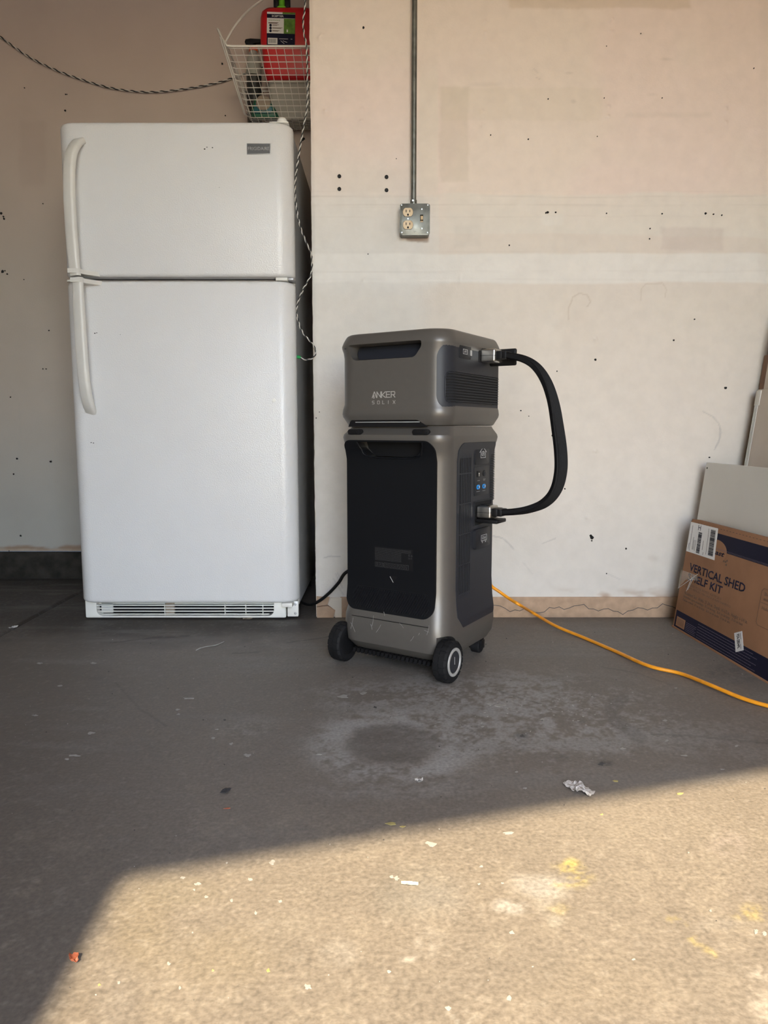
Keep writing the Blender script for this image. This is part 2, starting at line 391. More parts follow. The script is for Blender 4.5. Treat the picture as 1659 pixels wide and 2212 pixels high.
struct(box('wall_side', XP+.0005, XR, YW+.004, YA+.1, 0, ZC, M_PLAIN)).name = 'wall_pier'

def alc_cols(X, Z):
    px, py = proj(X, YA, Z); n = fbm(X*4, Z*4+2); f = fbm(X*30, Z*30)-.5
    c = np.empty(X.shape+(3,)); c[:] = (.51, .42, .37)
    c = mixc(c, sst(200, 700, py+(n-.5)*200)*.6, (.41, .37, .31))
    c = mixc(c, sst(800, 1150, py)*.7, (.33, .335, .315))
    c = mixc(c, band(px+f*12, 42, 98, 6)*band(py+f*10, 262, 400, 8)*.22, (.36, .28, .24))
    c = mixc(c, polym(px, py, [(20, 830), (40, 870), (45, 930), (38, 1000)], 1.5)*.1, (.3, .3, .28))
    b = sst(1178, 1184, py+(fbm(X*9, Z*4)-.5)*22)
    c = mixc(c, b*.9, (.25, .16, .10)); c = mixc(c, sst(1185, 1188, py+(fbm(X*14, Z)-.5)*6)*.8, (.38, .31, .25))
    return c
def alc_xyz(U, V): return np.stack([U, YA-(fbm(U*4, V*4)-.5)*.003-(fbm(U*40, V*40)-.5)*.0004, V], -1)
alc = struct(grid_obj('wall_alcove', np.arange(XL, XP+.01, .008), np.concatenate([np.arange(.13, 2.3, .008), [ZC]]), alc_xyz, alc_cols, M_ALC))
bm = bmesh.new(); add_box(bm, XL, XP, YA-.012, YA+.1, 0, .128, .006)
struct(obj('trim_1', bm, M_STEM))['label'] = 'dark rough concrete curb under the alcove wall'
# bare unpainted base strip with a wavy crack
bs = struct(box('baseboard_back', XP+.09, XR, YW-.006, YW+.02, 0, .076, M_BASE, bev=.0015))
cr = []
for k in range(60):
    x = .30+k*.018; cr.append((x, .032+.010*math.sin(k*.35)+.007*math.sin(k*1.1+1)+.004*math.sin(k*2.7)))
MW = frame((0, YW-.0062, 0), (1, 0, 0), (0, 0, 1))
strokes('crack', [cr], .0022, M_DIRT, bs, MW, depth=.0004, kind='stuff')
# broken corner of the pier base
def chunk(name, pts, y0, y1, m, parent=None):
    bm = bmesh.new(); prism(bm, pts, 0, y1-y0, frame((0, y1, 0), (1, 0, 0), (0, 0, 1)), bev=.002); return obj(name, bm, m, parent, smooth=0)
MCH = Matrix
pc = [(at_y(x, y, YW).x, at_y(x, y, YW).z) for x, y in [(688, 1296), (712, 1292), (720, 1310), (722, 1337), (690, 1337)]]
chunk('broken_base', [(-.246, 0), (-.185, 0), (-.178, .028), (-.205, .045), (-.246, .040)], YW-.012, YW+.02, M_BASE, bs)
chunk('broken_base', [(-.180, 0), (-.155, 0), (-.155, .074), (-.196, .074), (-.205, .047), (-.180, .030)], YW-.008, YW+.02, M_CHIP, bs)
chunk('broken_base', [(-.247, .040), (-.207, .047), (-.198, .076), (-.247, .078)], YW-.003, YW+.02, M_BASE, bs)
# other walls, ceiling
# unseen front wall with the door opening, skewed to shape the sun patch: runs 17 degrees off the back wall
A_ = at_z(262, 1903); B_ = at_z(1659, 1669); LINT = 2.42
wd = (B_-A_); wd.z = 0; wd.normalize()
run = LINT/math.tan(R_(SUN_EL)); J = A_ - Vector((-0.025, 1, 0)).normalized()*run
Mf = Matrix.Translation((J.x, J.y, 0)) @ Matrix.Rotation(math.atan2(wd.y, wd.x), 4, 'Z')
WOPEN = 1.62
bm = bmesh.new(); add_box(bm, -2.9, 0, 0, .12, 0, ZC, M=Mf); add_box(bm, -2.9, WOPEN+.35, 0, .12, LINT, ZC, M=Mf); add_box(bm, WOPEN, WOPEN+.35, 0, .12, 0, ZC, M=Mf)
struct(obj('wall_front', bm, M_PLAIN, smooth=0))
fy = lambda x: J.y + (x-J.x)*wd.y/wd.x - .08
struct(box('wall_right', XR, XR+.1, fy(XR), YA+.1, 0, ZC, M_PLAIN))
struct(box('wall_left', XL-.1, XL, fy(XL), YA+.1, 0, ZC, M_PLAIN))
bm = bmesh.new(); prism(bm, [(XL-.1, fy(XL-.1)), (XR+.1, fy(XR+.1)), (XR+.1, YA+.1), (XL-.1, YA+.1)], ZC, ZC+.1, Matrix.Identity(4)); struct(obj('ceiling', bm, M_PLAIN, smooth=0))
struct(box('driveway', -25, 25, -40, fy(XR), -.12, -.02, M_DRIVE)).name = 'ground'

# ---- floor slab
def floor_cols(X, Y):
    px, py = proj(X, Y, 0*X); f = fbm(X*26, Y*26)-.5; g = fbm(X*7+5, Y*7)-.5; s = fbm(X*3+9, Y*14, 4)-.5; ff = fbm(X*110, Y*110, 3)-.5
    c = np.empty(X.shape+(3,)); c[:] = (.305, .270, .230)
    c = mixc(c, np.clip(g*2.2+.3, 0, 1)*.35, (.37, .325, .27)); c = mixc(c, np.clip(s*3, 0, 1)*.35, (.24, .215, .19))
    c = mixc(c, (1-sst(-50, 520, px))*.62, (.195, .165, .135))  # left floor painted darker, standing in for the shade there
    c = mixc(c, (1-sst(1330, 1420, py+g*60))*(1-sst(600, 760, px))*.75, (.045, .036, .029))  # deep shade around the refrigerator foot put into the slab colour
    # sun patch region: same slab, the sunlight's warm tone painted into its colour
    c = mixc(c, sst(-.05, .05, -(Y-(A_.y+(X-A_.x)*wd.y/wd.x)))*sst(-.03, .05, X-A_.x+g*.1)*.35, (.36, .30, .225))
    # pale dusty ring left by a drum
    d = np.sqrt(((px-850)/165)**2+((py-1612)/70)**2)
    ring = np.exp(-((d-.85)/.30)**2)*np.clip(.75+f*1.8+g*1.2+ff*1.5, 0, 1)
    c = mixc(c, ring*.75, (.64, .63, .62))
    c = mixc(c, ell(px+f*30, py+f*16, 852, 1606, 98, 42, .15)*.75, (.225, .205, .18))
    for (x, y, rx, ry, k) in [(1090, 1530, 260, 62, .42), (1150, 1600, 190, 60, .30), (1000, 1490, 200, 30, .3), (760, 1500, 90, 20, .3), (1330, 1560, 160, 60, .2), (540, 1580, 60, 30, .18), (860, 1700, 160, 25, .2), (1480, 1600, 200, 50, .15)]:
        c = mixc(c, ell(px+g*60, py+g*30, x, y, rx, ry, .8)*np.clip(.45+f*2.2+s*2.0+ff*2.2, 0, 1)*min(1, k*1.5), (.62, .61, .60))
    # tyre arc and smudges
    c = mixc(c, polym(px+g*10, py+g*6, [(1345, 1512), (1322, 1530), (1325, 1552), (1350, 1575), (1385, 1595)], 15)*.32, (.14, .135, .13))
    for (x, y, rx, ry, k) in [(1128, 1588, 14, 8, .6), (1213, 1637, 14, 7, .6), (1304, 1648, 18, 8, .6), (995, 1609, 14, 5, .5), (1255, 1558, 8, 7, .4), (1580, 1590, 30, 5, .45), (1640, 1600, 30, 5, .4), (1590, 1455, 80, 20, .5), (1310, 1630, 20, 5, .2), (988, 1632, 8, 5, .4), (205, 1466, 20, 4, .3), (115, 1680, 12, 4, .3), (330, 1632, 10, 4, .3)]:
        c = mixc(c, ell(px+f*20, py+f*10, x, y, rx, ry, .5)*k*np.clip(.6+ff*4, 0, 1), (.075, .073, .072))
    # pale, yellow and grey paint wear in front
    fm = np.clip(.85+f*3+ff*3, 0, 1.15)
    for (x, y, rx, ry, k, col) in [(1170, 1912, 52, 26, .75, (.62, .60, .56)), (1105, 1960, 34, 13, .7, (.62, .60, .56)), (1190, 1940, 30, 40, .3, (.58, .56, .5)), (1225, 1895, 42, 22, .65, (.62, .52, .17)), (1235, 1868, 22, 9, .7, (.66, .55, .18)),
                                   (1213, 1965, 22, 12, .4, (.60, .5, .2)), (1205, 1995, 14, 12, .4, (.6, .58, .5)), (1618, 1972, 30, 18, .6, (.64, .53, .2)), (925, 2036, 40, 28, .42, (.56, .52, .46)), (895, 1930, 90, 55, .45, (.27, .265, .24)), (950, 1945, 60, 40, .25, (.5, .47, .42)),
                                   (1640, 2100, 26, 18, .6, (.60, .55, .47)), (1640, 2180, 45, 38, .55, (.60, .54, .46)), (883, 2069, 17, 11, .55, (.60, .56, .50)), (735, 2060, 40, 28, .32, (.5, .47, .42)), (620, 1995, 60, 25, .2, (.5, .45, .36)), (1575, 1825, 40, 25, .3, (.5, .43, .4)), (1560, 2000, 60, 14, .15, (.5, .5, .48)),
                                   (300, 2000, 60, 90, .35, (.36, .30, .19)), (470, 2070, 110, 60, .3, (.37, .31, .20)), (390, 1925, 80, 30, .25, (.36, .32, .21)), (250, 2150, 50, 80, .3, (.33, .30, .27)), (1280, 2130, 160, 60, .2, (.38, .32, .23)), (1330, 1780, 200, 60, .3, (.42, .37, .30))]:
        c = mixc(c, ell(px+f*45+g*20, py+f*26+g*12, x, y, rx, ry, .6)*k*(fm if rx < 46 else .8), col)
    c = mixc(c, polym(px+f*16, py+f*12, [(1448, 1982), (1470, 1995), (1500, 2032), (1540, 2062)], 9)*.6*fm, (.64, .53, .2))
    c = mixc(c, polym(px+f*8, py+f*8, [(968, 2185), (985, 2205), (1000, 2220)], 3)*.5, (.6, .57, .5)); c = mixc(c, polym(px+f*8, py+f*8, [(1032, 2192), (1005, 2215)], 3)*.5, (.6, .57, .5))
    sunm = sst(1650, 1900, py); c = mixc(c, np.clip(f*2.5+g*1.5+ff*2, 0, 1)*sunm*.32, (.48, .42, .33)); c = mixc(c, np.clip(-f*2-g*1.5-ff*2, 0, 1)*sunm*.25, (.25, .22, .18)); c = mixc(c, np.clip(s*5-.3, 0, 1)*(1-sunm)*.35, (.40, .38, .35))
    # hairline cracks; the last line paints the orange cord's shadow
    for pts, k in [([(250, 1475), (300, 1530), (360, 1568)], .45), ([(238, 1388), (330, 1378), (410, 1373)], .6), ([(620, 1388), (660, 1383), (715, 1374)], .5), ([(1070, 1490), (1130, 1510), (1170, 1520)], .4), ([(960, 1545), (1040, 1590)], .4), ([(1405, 1585), (1500, 1590), (1659, 1605)], .35), ([(500, 1412), (560, 1408)], .4), ([(1300, 1440), (1380, 1455), (1450, 1480)], .25)]:
        c = mixc(c, polym(px+f*6, py+f*5, pts, 1.3)*k, (.06, .055, .05))
    c = mixc(c, sst(.12, .3, ff)*.22, (.52, .48, .42)); c = mixc(c, sst(.12, .3, -ff)*.2, (.14, .12, .10))
    return c*np.array((.52, .52, .52))+np.array((-.006, -.006, -.004))
JX = -1.285
def floor_xyz(U, V):
    h = (fbm(U*2.5, V*2.5)-.5)*.004*sst(.0, .6, V)*0 + (fbm(U*40, V*40)-.5)*.0006
    h = h - .010*np.exp(-((U-JX-(fbm(V*6, V*0)-.5)*.006)/.0045)**2) + .004*sst(JX+.004, JX-.006, U)
    return np.stack([U, V, h], -1)
fu = np.concatenate([[XL, -2.4, -1.8], np.arange(-1.62, XR+.004, .0045), [XR+.05]])
fv = np.concatenate([[-4.0, -3.0, -2.2, -1.6, -1.0, -.5, -.1, .3, .6], np.arange(.70, 1.5, .0035), np.arange(1.5, 3.25, .005)])
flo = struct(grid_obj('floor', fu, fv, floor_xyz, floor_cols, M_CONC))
# paint spatter and chips, thin but real
bm = bmesh.new(); bmy = bmesh.new(); bmd = bmesh.new()
def splat(bm, px, py, rx, ry=None, n=11, j=.6, z=.0004):
    rx *= .85
    ry = ry or rx*.45; c = [at_z(px+rx*math.cos(2*math.pi*k/n)*random.uniform(1-j, 1+j*.4), py+ry*math.sin(2*math.pi*k/n)*random.uniform(1-j, 1+j*.4)) for k in range(n)]
    prism(bm, [(p.x, p.y) for p in c], .0002, z+.0004, Matrix.Identity(4))
for a in [(201, 1433, 10, 2), (85, 1433, 8, 2), (407, 1509, 20, 1.8), (383, 1533, 7, 2), (386, 1543, 5, 2), (196, 1583, 10, 4), (470, 1576, 6, 2), (460, 1595, 6, 2), (500, 1607, 5, 3), (535, 1632, 9, 4), (160, 1632, 16, 2.5), (145, 1640, 8, 2),
          (130, 1482, 7, 2), (75, 1546, 8, 2), (740, 1505, 14, 4), (785, 1498, 12, 3), (1172, 1554, 9, 3), (1437, 1557, 7, 2), (1440, 1601, 5, 3), (1590, 1612, 7, 3), (1116, 1668, 4, 2), (1080, 1524, 16, 3), (1060, 1520, 10, 2), (690, 1630, 7, 2),
          (905, 1686, 9, 4), (1345, 1617, 8, 2), (1478, 1632, 9, 1.5), (1560, 1662, 5, 2), (1134, 1703, 5, 2),
          (427, 1910, 8, 3.5), (395, 1896, 8, 3), (540, 1900, 6, 4), (445, 1938, 6, 3), (420, 1922, 4, 2), (364, 2082, 5, 4), (256, 2123, 4, 4), (389, 2134, 4, 4), (665, 2132, 10, 7), (857, 1898, 7, 5), (846, 1894, 5, 4), (1535, 1968, 4, 3), (1105, 2015, 8, 4),
          (1035, 1910, 4, 2), (1085, 1908, 4, 2), (968, 2178, 9, 6), (1100, 2158, 6, 6), (1368, 2073, 5, 2.5), (1100, 1800, 18, 3), (930, 1823, 16, 6), (1633, 2013, 8, 6), (1650, 2017, 7, 5), (588, 1863, 9, 5), (500, 1946, 4, 4), (552, 1972, 5, 4), (605, 1947, 5, 3), (840, 2100, 6, 4), (1040, 1872, 5, 2.5), (490, 1864, 3, 2.5)]: splat(bm, *a)
rr = random.Random(11)
for k in range(120):
    x = rr.uniform(-1.1, 1.3); y = rr.uniform(.78, 2.4); q = proj(x, y, 0); s = rr.choice([.8, .9, 1.1, 1.6])*(1.15 if q[1] > 1800 else .75)
    if 0 < q[0] < 1659: splat(bm, q[0], q[1], s*1.5, s, n=6)
for k in range(60):
    splat(bm, 1180+rr.gauss(0, 120), 1530+rr.gauss(0, 22), rr.uniform(1.5, 4), rr.uniform(.8, 1.6), n=6)
for k in range(80):
    x = rr.uniform(-1.1, 1.3); y = rr.uniform(.78, 2.4); q = proj(x, y, 0); s = rr.uniform(.8, 1.7)
    splat(bmd, q[0], q[1], s*1.5, s*.8, n=5)
for a in [(810, 1528, 6, 2.5), (1128, 1590, 8, 3), (1300, 1650, 9, 4), (485, 1555, 4, 2)]: splat(bmd, *a)
for a in [(1300, 1760, 4, 2), (580, 2097, 5, 4), (1470, 1715, 8, 3), (845, 1780, 14, 3), (870, 1786, 8, 2), (1330, 1688, 7, 3), (460, 2097, 3, 3), (214, 2128, 4, 3)]: splat(bmy, *a)
obj('paint_spatter', bm, M_SPAT, flo, kind='stuff', smooth=0); obj('yellow_paint_fleck', bmy, M_YEL, flo, kind='stuff', smooth=0); obj('dirt_speck', bmd, M_DIRT, flo, kind='stuff', smooth=0)

# ---- marks in the walls
def discs(lst, y, m, name, parent):
    bm = bmesh.new()
    for (x, yy, r) in lst:
        p = at_y(x, yy, y); q = r/F_PX*(y*_cp-(p.z-CAM_H)*_sp)
        prism(bm, [(p.x+q*math.cos(6.283*k/8)*random.uniform(.75, 1.1), p.z+q*math.sin(6.283*k/8)*random.uniform(.7, 1.1)) for k in range(8)], -.003, .0014, frame((0, y-.001, 0), (1, 0, 0), (0, 0, 1)))
    return obj(name, bm, m, parent, kind='stuff', smooth=0)
discs([(1183, 459, 3), (1179, 460, 2), (1200, 459, 2), (1310, 461, 1.6), (1430, 462, 1.8), (1524, 461, 2.6), (1541, 463, 1.8), (1559, 465, 1.8), (1184, 214, 1.5), (1060, 292, 1.5), (1141, 301, 1.7), (1305, 212, 1.2), (1430, 212, 1.3), (1290, 295, 1.2),
       (785, 60, 2.5), (1455, 735, 2.4), (1278, 1161, 4.5), (1276, 1157, 3), (1278, 1168, 2), (1125, 887, 1.8), (1142, 899, 1.2), (1194, 941, 3), (1194, 937, 2), (1203, 802, 1.6), (1286, 777, 3), (1284, 974, 1.6), (1270, 1117, 2.2), (1352, 1185, 2.2), (1500, 690, 1.6), (1567, 838, 3),
       (1532, 988, 2), (1384, 73, 1.2), (1100, 530, 1.8), (1404, 494, 1.6), (1403, 516, 1.6), (1310, 1239, 1.4), (690, 890, 1.2), (1310, 100, 1), (1628, 148, 1.5), (1220, 1056, 1.8), (856, 343, 1), (795, 549, 1.2), (683, 903, 1.4)], YW, M_HOLE, 'nail_hole', wall)
discs([(3, 461, 3), (8, 468, 2), (9, 473, 2.5), (6, 587, 3.5), (16, 592, 2), (11, 585, 1.5), (106, 714, 1.6), (141, 239, 2.2), (142, 204, 1.5), (145, 204, 1), (53, 190, 1.3), (93, 797, 1.5), (100, 797, 1.5), (37, 991, 2.4), (110, 997, 2.6), (45, 1157, 2.2), (93, 440, 1.2), (52, 604, 1.3), (30, 1024, 2), (23, 858, 1.6), (480, 138, 2.2), (487, 250, 1.6), (20, 1190, 1.2), (656, 300, 3), (654, 303, 2)], YA, M_HOLE, 'nail_hole', alc)
for (x, y) in [(733, 381), (733, 408.5), (835, 382.5), (835, 411)]:
    p = at_y(x, y, YW); bm = bmesh.new()
    lathe(bm, [(0, -.0005), (.0038, -.0002), (.0045, .0018), (.0062, .0022), (.0066, .0006), (.0066, -.004), (0, -.004)], frame((p.x, YW-.001, p.z), (1, 0, 0), (0, 0, 1)), 18)
    obj('wall_anchor', bm, M_BLACK, wall)
# curb joint tape residue on the floor joint: pale scrap

# ================================================================ REFRIGERATOR
FX0, FX1, FY = -1.088, -.305, 2.50       # door front plane
def fz(px, py, y=FY): p = at_y(px, py, y); return p.x, p.z
ZB = fz(400, 1303)[1]; ZS0 = fz(400, 606)[1]; ZS1 = fz(400, 597)[1]; ZT = fz(400, 262)[1]
fr = thing('refrigerator', 'white pebbled top-freezer refrigerator standing left of the power station', 'refrigerator', ((FX0+FX1)/2, 2.86, 0))
FO = Vector((fr.location.x, 2.86, 0))
def L(o):   # geometry written in world metres, parented to a located root
    for v in o.data.vertices: v.co -= FO
    o.data.update(); return o
def rel(o, loc):
    for v in o.data.vertices: v.co -= Vector(loc)
    o.data.update(); return o
CY0 = FY+.062
bm = bmesh.new(); add_box(bm, FX0+.006, FX1-.006, CY0+.012, 3.19, .045, ZT-.006, .006)
L(obj('cabinet', bm, M_FRSIDE, fr, label='grey cabinet sides'))
L(box('cabinet_face', FX0+.004, FX1-.004, CY0+.002, CY0+.014, .05, ZT-.004, M_FRPL, fr, bev=.004))
for n, a, b in (('gasket', ZB+.02, ZS0-.012), ('gasket', ZS1+.01, ZT-.02)):
    L(box(n, FX0+.02, FX1-.02, FY+.045, CY0+.002, a, b, M_GASK, fr))
def door(name, z0, z1, rt=.0):
    bm = bmesh.new(); o = lambda i: rrect(FX0+i, FX1-i, FY+i, FY+.055, [.055, .055, .006, .006], 10)
    loft(bm, [(z0, o(.009)), (z0+.002, o(.005)), (z0+.006, o(.0015)), (z0+.012, o(0)), (z1-.014, o(0)), (z1-.006, o(.002)), (z1-.002, o(.006)), (z1, o(.012))])
    return L(obj(name, bm, M_FRIDGE, fr, smooth=40))
fd = door('freezer_door', ZS1, ZT); rd = door('fresh_food_door', ZB, ZS0)
# badge
(bx0, bz1), (bx1, bz0) = fz(533, 310), fz(585, 334)
bd = L(box('badge', bx0, bx1, FY-.0025, FY+.001, bz0, bz1, M_SILV, fd, bev=.001, label='small grey maker\'s badge')); bd.parent = fr
L(box('badge_field', bx0+.002, bx1-.002, FY-.0032, FY-.0015, bz0+.002, bz1-.002, M_BADGE, bd))
MB_ = frame((bx0+.004, FY-.0034, (bz0+bz1)/2-.0048), (1, 0, 0), (0, 0, 1))
L(text('badge_lettering', 'FRIGIDAIRE', M_SILV, bd, MB_, width=bx1-bx0-.008, height=.0105, bold=.01, depth=.0006))
(lx, lz) = fz(592, 865)
bm = bmesh.new(); lathe(bm, [(0, .0), (.0058, .0), (.0064, -.001), (.0064, -.003)], frame((lx, FY-.0012, lz), (1, 0, 0), (0, 0, 1)), 20)
L(obj('door_plug', bm, M_FRPL, fr))
# small scuffs on the doors
bm = bmesh.new()
for (x, y, r) in [(154, 267, 1.4), (442, 322, 2), (447, 318, 1.4), (459, 319, 1.6), (168, 463, 1.4), (205, 720, 1.8), (209, 719, 1.4), (180, 690, 1.2), (197, 956, 1.6), (202, 957, 1.6), (474, 405, .8), (260, 723, .9)]:
    p = at_y(x, y, FY); q = r/620
    if x > 190: prism(bm, [(p.x+q*math.cos(6.283*k/6), p.z+q*.6*math.sin(6.283*k/6)) for k in range(6)], 0, .0004, frame((0, FY-.0001, 0), (1, 0, 0), (0, 0, 1)))
sc = L(obj('scuff', bm, M_BLACK, fr, smooth=0, kind='stuff'))
# handles: a flat bar bowed off the door, ends curling back to it
def handle(name, pts):
    path = spline(pts, 6)
    sec = rrect(-.0205, .0205, -.011, .011, .008, 3)
    n = len(path); sc_ = [1.0 if 3 < i < n-4 else .93 for i in range(n)]
    bm = bmesh.new(); sweep(bm, path, sec, side=(.93, -.37, 0), scale=sc_); return L(obj(name, bm, M_HANDLE, fr, smooth=50))
hx = lambda px, py, y: at_y(px, py, y)
P1 = [hx(176, 305, FY+.004), hx(166, 310, FY-.012), hx(155, 330, FY-.034), hx(150, 365, FY-.046), hx(150, 420, FY-.050), hx(155, 510, FY-.050), hx(163, 596, FY-.046)]
P2 = [hx(168, 600, FY-.046), hx(171, 670, FY-.050), hx(176, 750, FY-.050), hx(181, 815, FY-.046), hx(186, 850, FY-.036), hx(192, 875, FY-.018), hx(197, 890, FY+.004)]
h1 = handle('freezer_handle', P1); h2 = handle('fridge_handle', P2)
for (pt, z0, z1, hh) in ((P1[-1], ZS1-.0005, ZS1+.014, h1), (P2[0], ZS0-.016, ZS0-.002, h2)):
    bm = bmesh.new(); prism(bm, [(pt.x-.020, FY-.060), (pt.x+.014, FY-.062), (pt.x+.022, FY-.040), (pt.x+.062, FY+.002), (pt.x-.018, FY+.002)], z0, z1, Matrix.Identity(4), bev=.001)
    L(obj('handle_bracket', bm, M_HANDLE, hh))
# hinges
L(box('top_hinge', FX1-.075, FX1-.012, FY+.012, FY+.10, ZT+.001, ZT+.004, M_FRPL, fr, bev=.001))
bm = bmesh.new(); lathe(bm, [(0, .020), (.012, .019), (.017, .012), (.018, .0)], Matrix.Translation((FX1-.035, FY+.03, ZT+.001)), 20); L(obj('hinge_cap', bm, M_FRPL, fr))
L(box('middle_hinge', FX1-.062, FX1-.022, FY+.004, FY+.06, ZS0+.0015, ZS1-.002, M_FRPL, fr, bev=.002))
L(box('hinge_plate', FX1-.024, FX1-.002, FY+.006, FY+.07, ZS0+.003, ZS1-.004, M_SILV, fr, bev=.001))
bm = bmesh.new(); lathe(bm, [(0, .007), (.011, .006), (.012, .0)], Matrix.Translation((FX0+.018, FY+.025, ZS0+.0)), 16); L(obj('hinge_plug', bm, M_FRPL, fr))
# kick grille
(gx0, _), (gx1, gz0) = fz(190, 1335, CY0), fz(646, 1333, CY0); GY = CY0-.022
(sx0, sz1), (sx1, sz0) = at_y(208, 1300, GY).xz, at_y(592, 1331, GY).xz
gr = L(box('grille_panel', gx0, FX1-.050, GY, GY+.03, .006, ZB+.004, M_FRPL, fr, bev=.006))
def cutter(outline, d0, d1, M):
    bm = bmesh.new(); prism(bm, outline, d0, d1, M); bmesh.ops.recalc_face_normals(bm, faces=bm.faces[:]); me = bpy.data.meshes.new('cut'); bm.to_mesh(me); bm.free()
    o = bpy.data.objects.new('cut', me); COL.objects.link(o); return o
cz0, cz1 = .014, ZB-.001
gr.parent = None
for v in gr.data.vertices: v.co += FO
cutout(gr, [cutter(rrect(sx0, sx1, cz0, cz1+.010, [.022, .022, .001, .001], 8), -.06, .06, frame((0, GY+.01, 0), (1, 0, 0), (0, 0, 1)))])
L(gr); gr.parent = fr
L(box('grille_back', sx0-.01, sx1+.01, GY+.031, GY+.035, .006, ZB+.004, M_BLACK, fr))
for k in range(5):
    z = cz0+.004+k*(cz1-cz0-.002)/5; ins = max(0, .018*(1-k/1.2))
    L(box('slat', sx0-.001+ins, sx1+.001-ins, GY+.003, GY+.0075, z, z+.0036, M_FRPL, fr, bev=.0008))
for px in (353, 484, 529, 566): L(box('grille_rib', *(lambda x: (x-.0012, x+.0012))(at_y(px, 1310, GY).x), GY+.012, GY+.026, cz0, cz1, M_FRPL, fr))
L(box('grille_clip', *(lambda x: (x, x+.03))(at_y(355, 1310, GY).x), GY+.016, GY+.029, cz0, cz1-.004, M_BEIGE, fr))
L(box('roller_bracket', sx0+.008, sx0+.05, GY+.024, GY+.030, cz0+.006, cz1, M_FRPL, fr))
L(box('hinge_cover', FX1-.046, FX1-.006, GY+.006, GY+.03, .010, ZB-.004, M_FRPL, fr, bev=.002))
L(box('bottom_hinge', FX1-.060, FX1-.022, FY+.004, FY+.05, ZB-.016, ZB-.002, M_FRPL, fr, bev=.002))
for z in (.022, .056):
    bm = bmesh.new(); lathe(bm, [(0, -.003), (.004, -.002), (.005, 0), (.005, .003)], frame((FX1-.017, GY+.006, z), (1, 0, 0), (0, 0, -1)), 12); L(obj('screw', bm, M_SILV, fr))
for x in (FX0+.08, FX1-.03):
    for y in (CY0+.03, 3.1):
        bm = bmesh.new(); lathe(bm, [(0, 0), (.016, 0), (.016, .02), (.008, .022), (.008, .05), (0, .05)], Matrix.Translation((x, y, 0)), 14); L(obj('foot', bm, M_BLACK, fr))
for v in (p for c in [sc] for p in ()): pass

# ================================================================ POWER STATION
TH = 32.1; SCX, SCY = .109, 2.125
_u = Vector((math.cos(R_(TH)), -math.sin(R_(TH)), 0)); _v = Vector((math.sin(R_(TH)), math.cos(R_(TH)), 0)); CC = Vector((SCX, SCY, 0))
HX, HY, HYB = .176, .183, .170
def FR(px, py, d=0.0):   # pixel -> (x, z) on the station's front face
    p = hit(px, py, CC - _v*(HY+d), _v) - CC; return p.dot(_u), p.z
def RT(px, py, d=0.0):   # pixel -> (y, z) on its right face
    p = hit(px, py, CC + _u*(HX+d), _u) - CC; return p.dot(_v), p.z
MF = lambda x, z, d=0.0: frame((x, -HY-d, z), (1, 0, 0), (0, 0, 1))      # front face frame, c = outward(-y)
MR = lambda y, z, d=0.0: frame((HX+d, y, z), (0, 1, 0), (0, 0, 1))       # right face frame, c = outward(+x)
print('STATION', FR(738, 918), FR(950, 918), RT(985, 918), RT(1066, 918), FR(945, 1345), FR(950, 1425))
ps = thing('power_station', 'tall grey and black wheeled power station standing on the garage floor', 'power station', (SCX, SCY, 0), -R_(TH))
ZSEAM, ZTOP = .6985, .950
def sec(z, i, fr_=0.0, r=.052): return (z, rrect(-HX+i, HX-i, -HY+i+fr_, HYB-i, [r, r, .018, .018], 8))
bm = bmesh.new()
loft(bm, [sec(.045, .030, .010), sec(.052, .018, .006), sec(.075, .006, .0), sec(.11, .002, 0), sec(.150, .003, .002), sec(.185, .008, .008), sec(.24, .012, .012), sec(.60, .012, .012), sec(.628, .009, .008),
          sec(.652, .002, .0), sec(.664, .0, .0), sec(.672, .0015, .0), sec(.690, .012, .010), sec(.6955, .014, .012)])
body = obj('body', bm, M_GREY, ps, smooth=40)
FI = .012                      # how far the mid body sits in from the outer planes
def trap(x0, x1, z0, z1, cx, r): # trapezoid pocket: wide top
    return [(x0+cx, z0), (x1-cx, z0), (x1-.006, z0+(z1-z0)*.55), (x1, z1), (x0, z1), (x0+.006, z0+(z1-z0)*.55)]
# --- collar slots
def F2(px, py, inn): return FR(px, py, -inn)
slots = []
for (x0, x1) in ((748, 781), (887, 926)):
    a = F2(x0, 933, 0)[0]; b = F2(x1, 933, 0)[0]; slots.append((a, b))
body.parent = None; body.matrix_world = Matrix.Identity(4)
cz = FR(800, 933)[1]
cuts = [cutter(rrect(a, b, cz-.0085, cz+.0085, .0084, 6), -.012, .03, MF(0, 0)) for a, b in slots]
cutout(body, cuts); body.parent = ps
for a, b in slots:
    bm = bmesh.new(); prism(bm, rrect(a+.001, b-.001, cz-.0075, cz+.0075, .0073, 6), -.011, -.005, MF(0, 0), bev=.001); obj('collar_slot', bm, M_BLACK, ps)
    bm = bmesh.new(); prism(bm, rrect(b-.020, b-.009, cz-.005, cz+.005, .0049, 6), -.0052, -.0025, MF(0, 0), bev=.0005); obj('slot_button', bm, M_BLACK, ps)
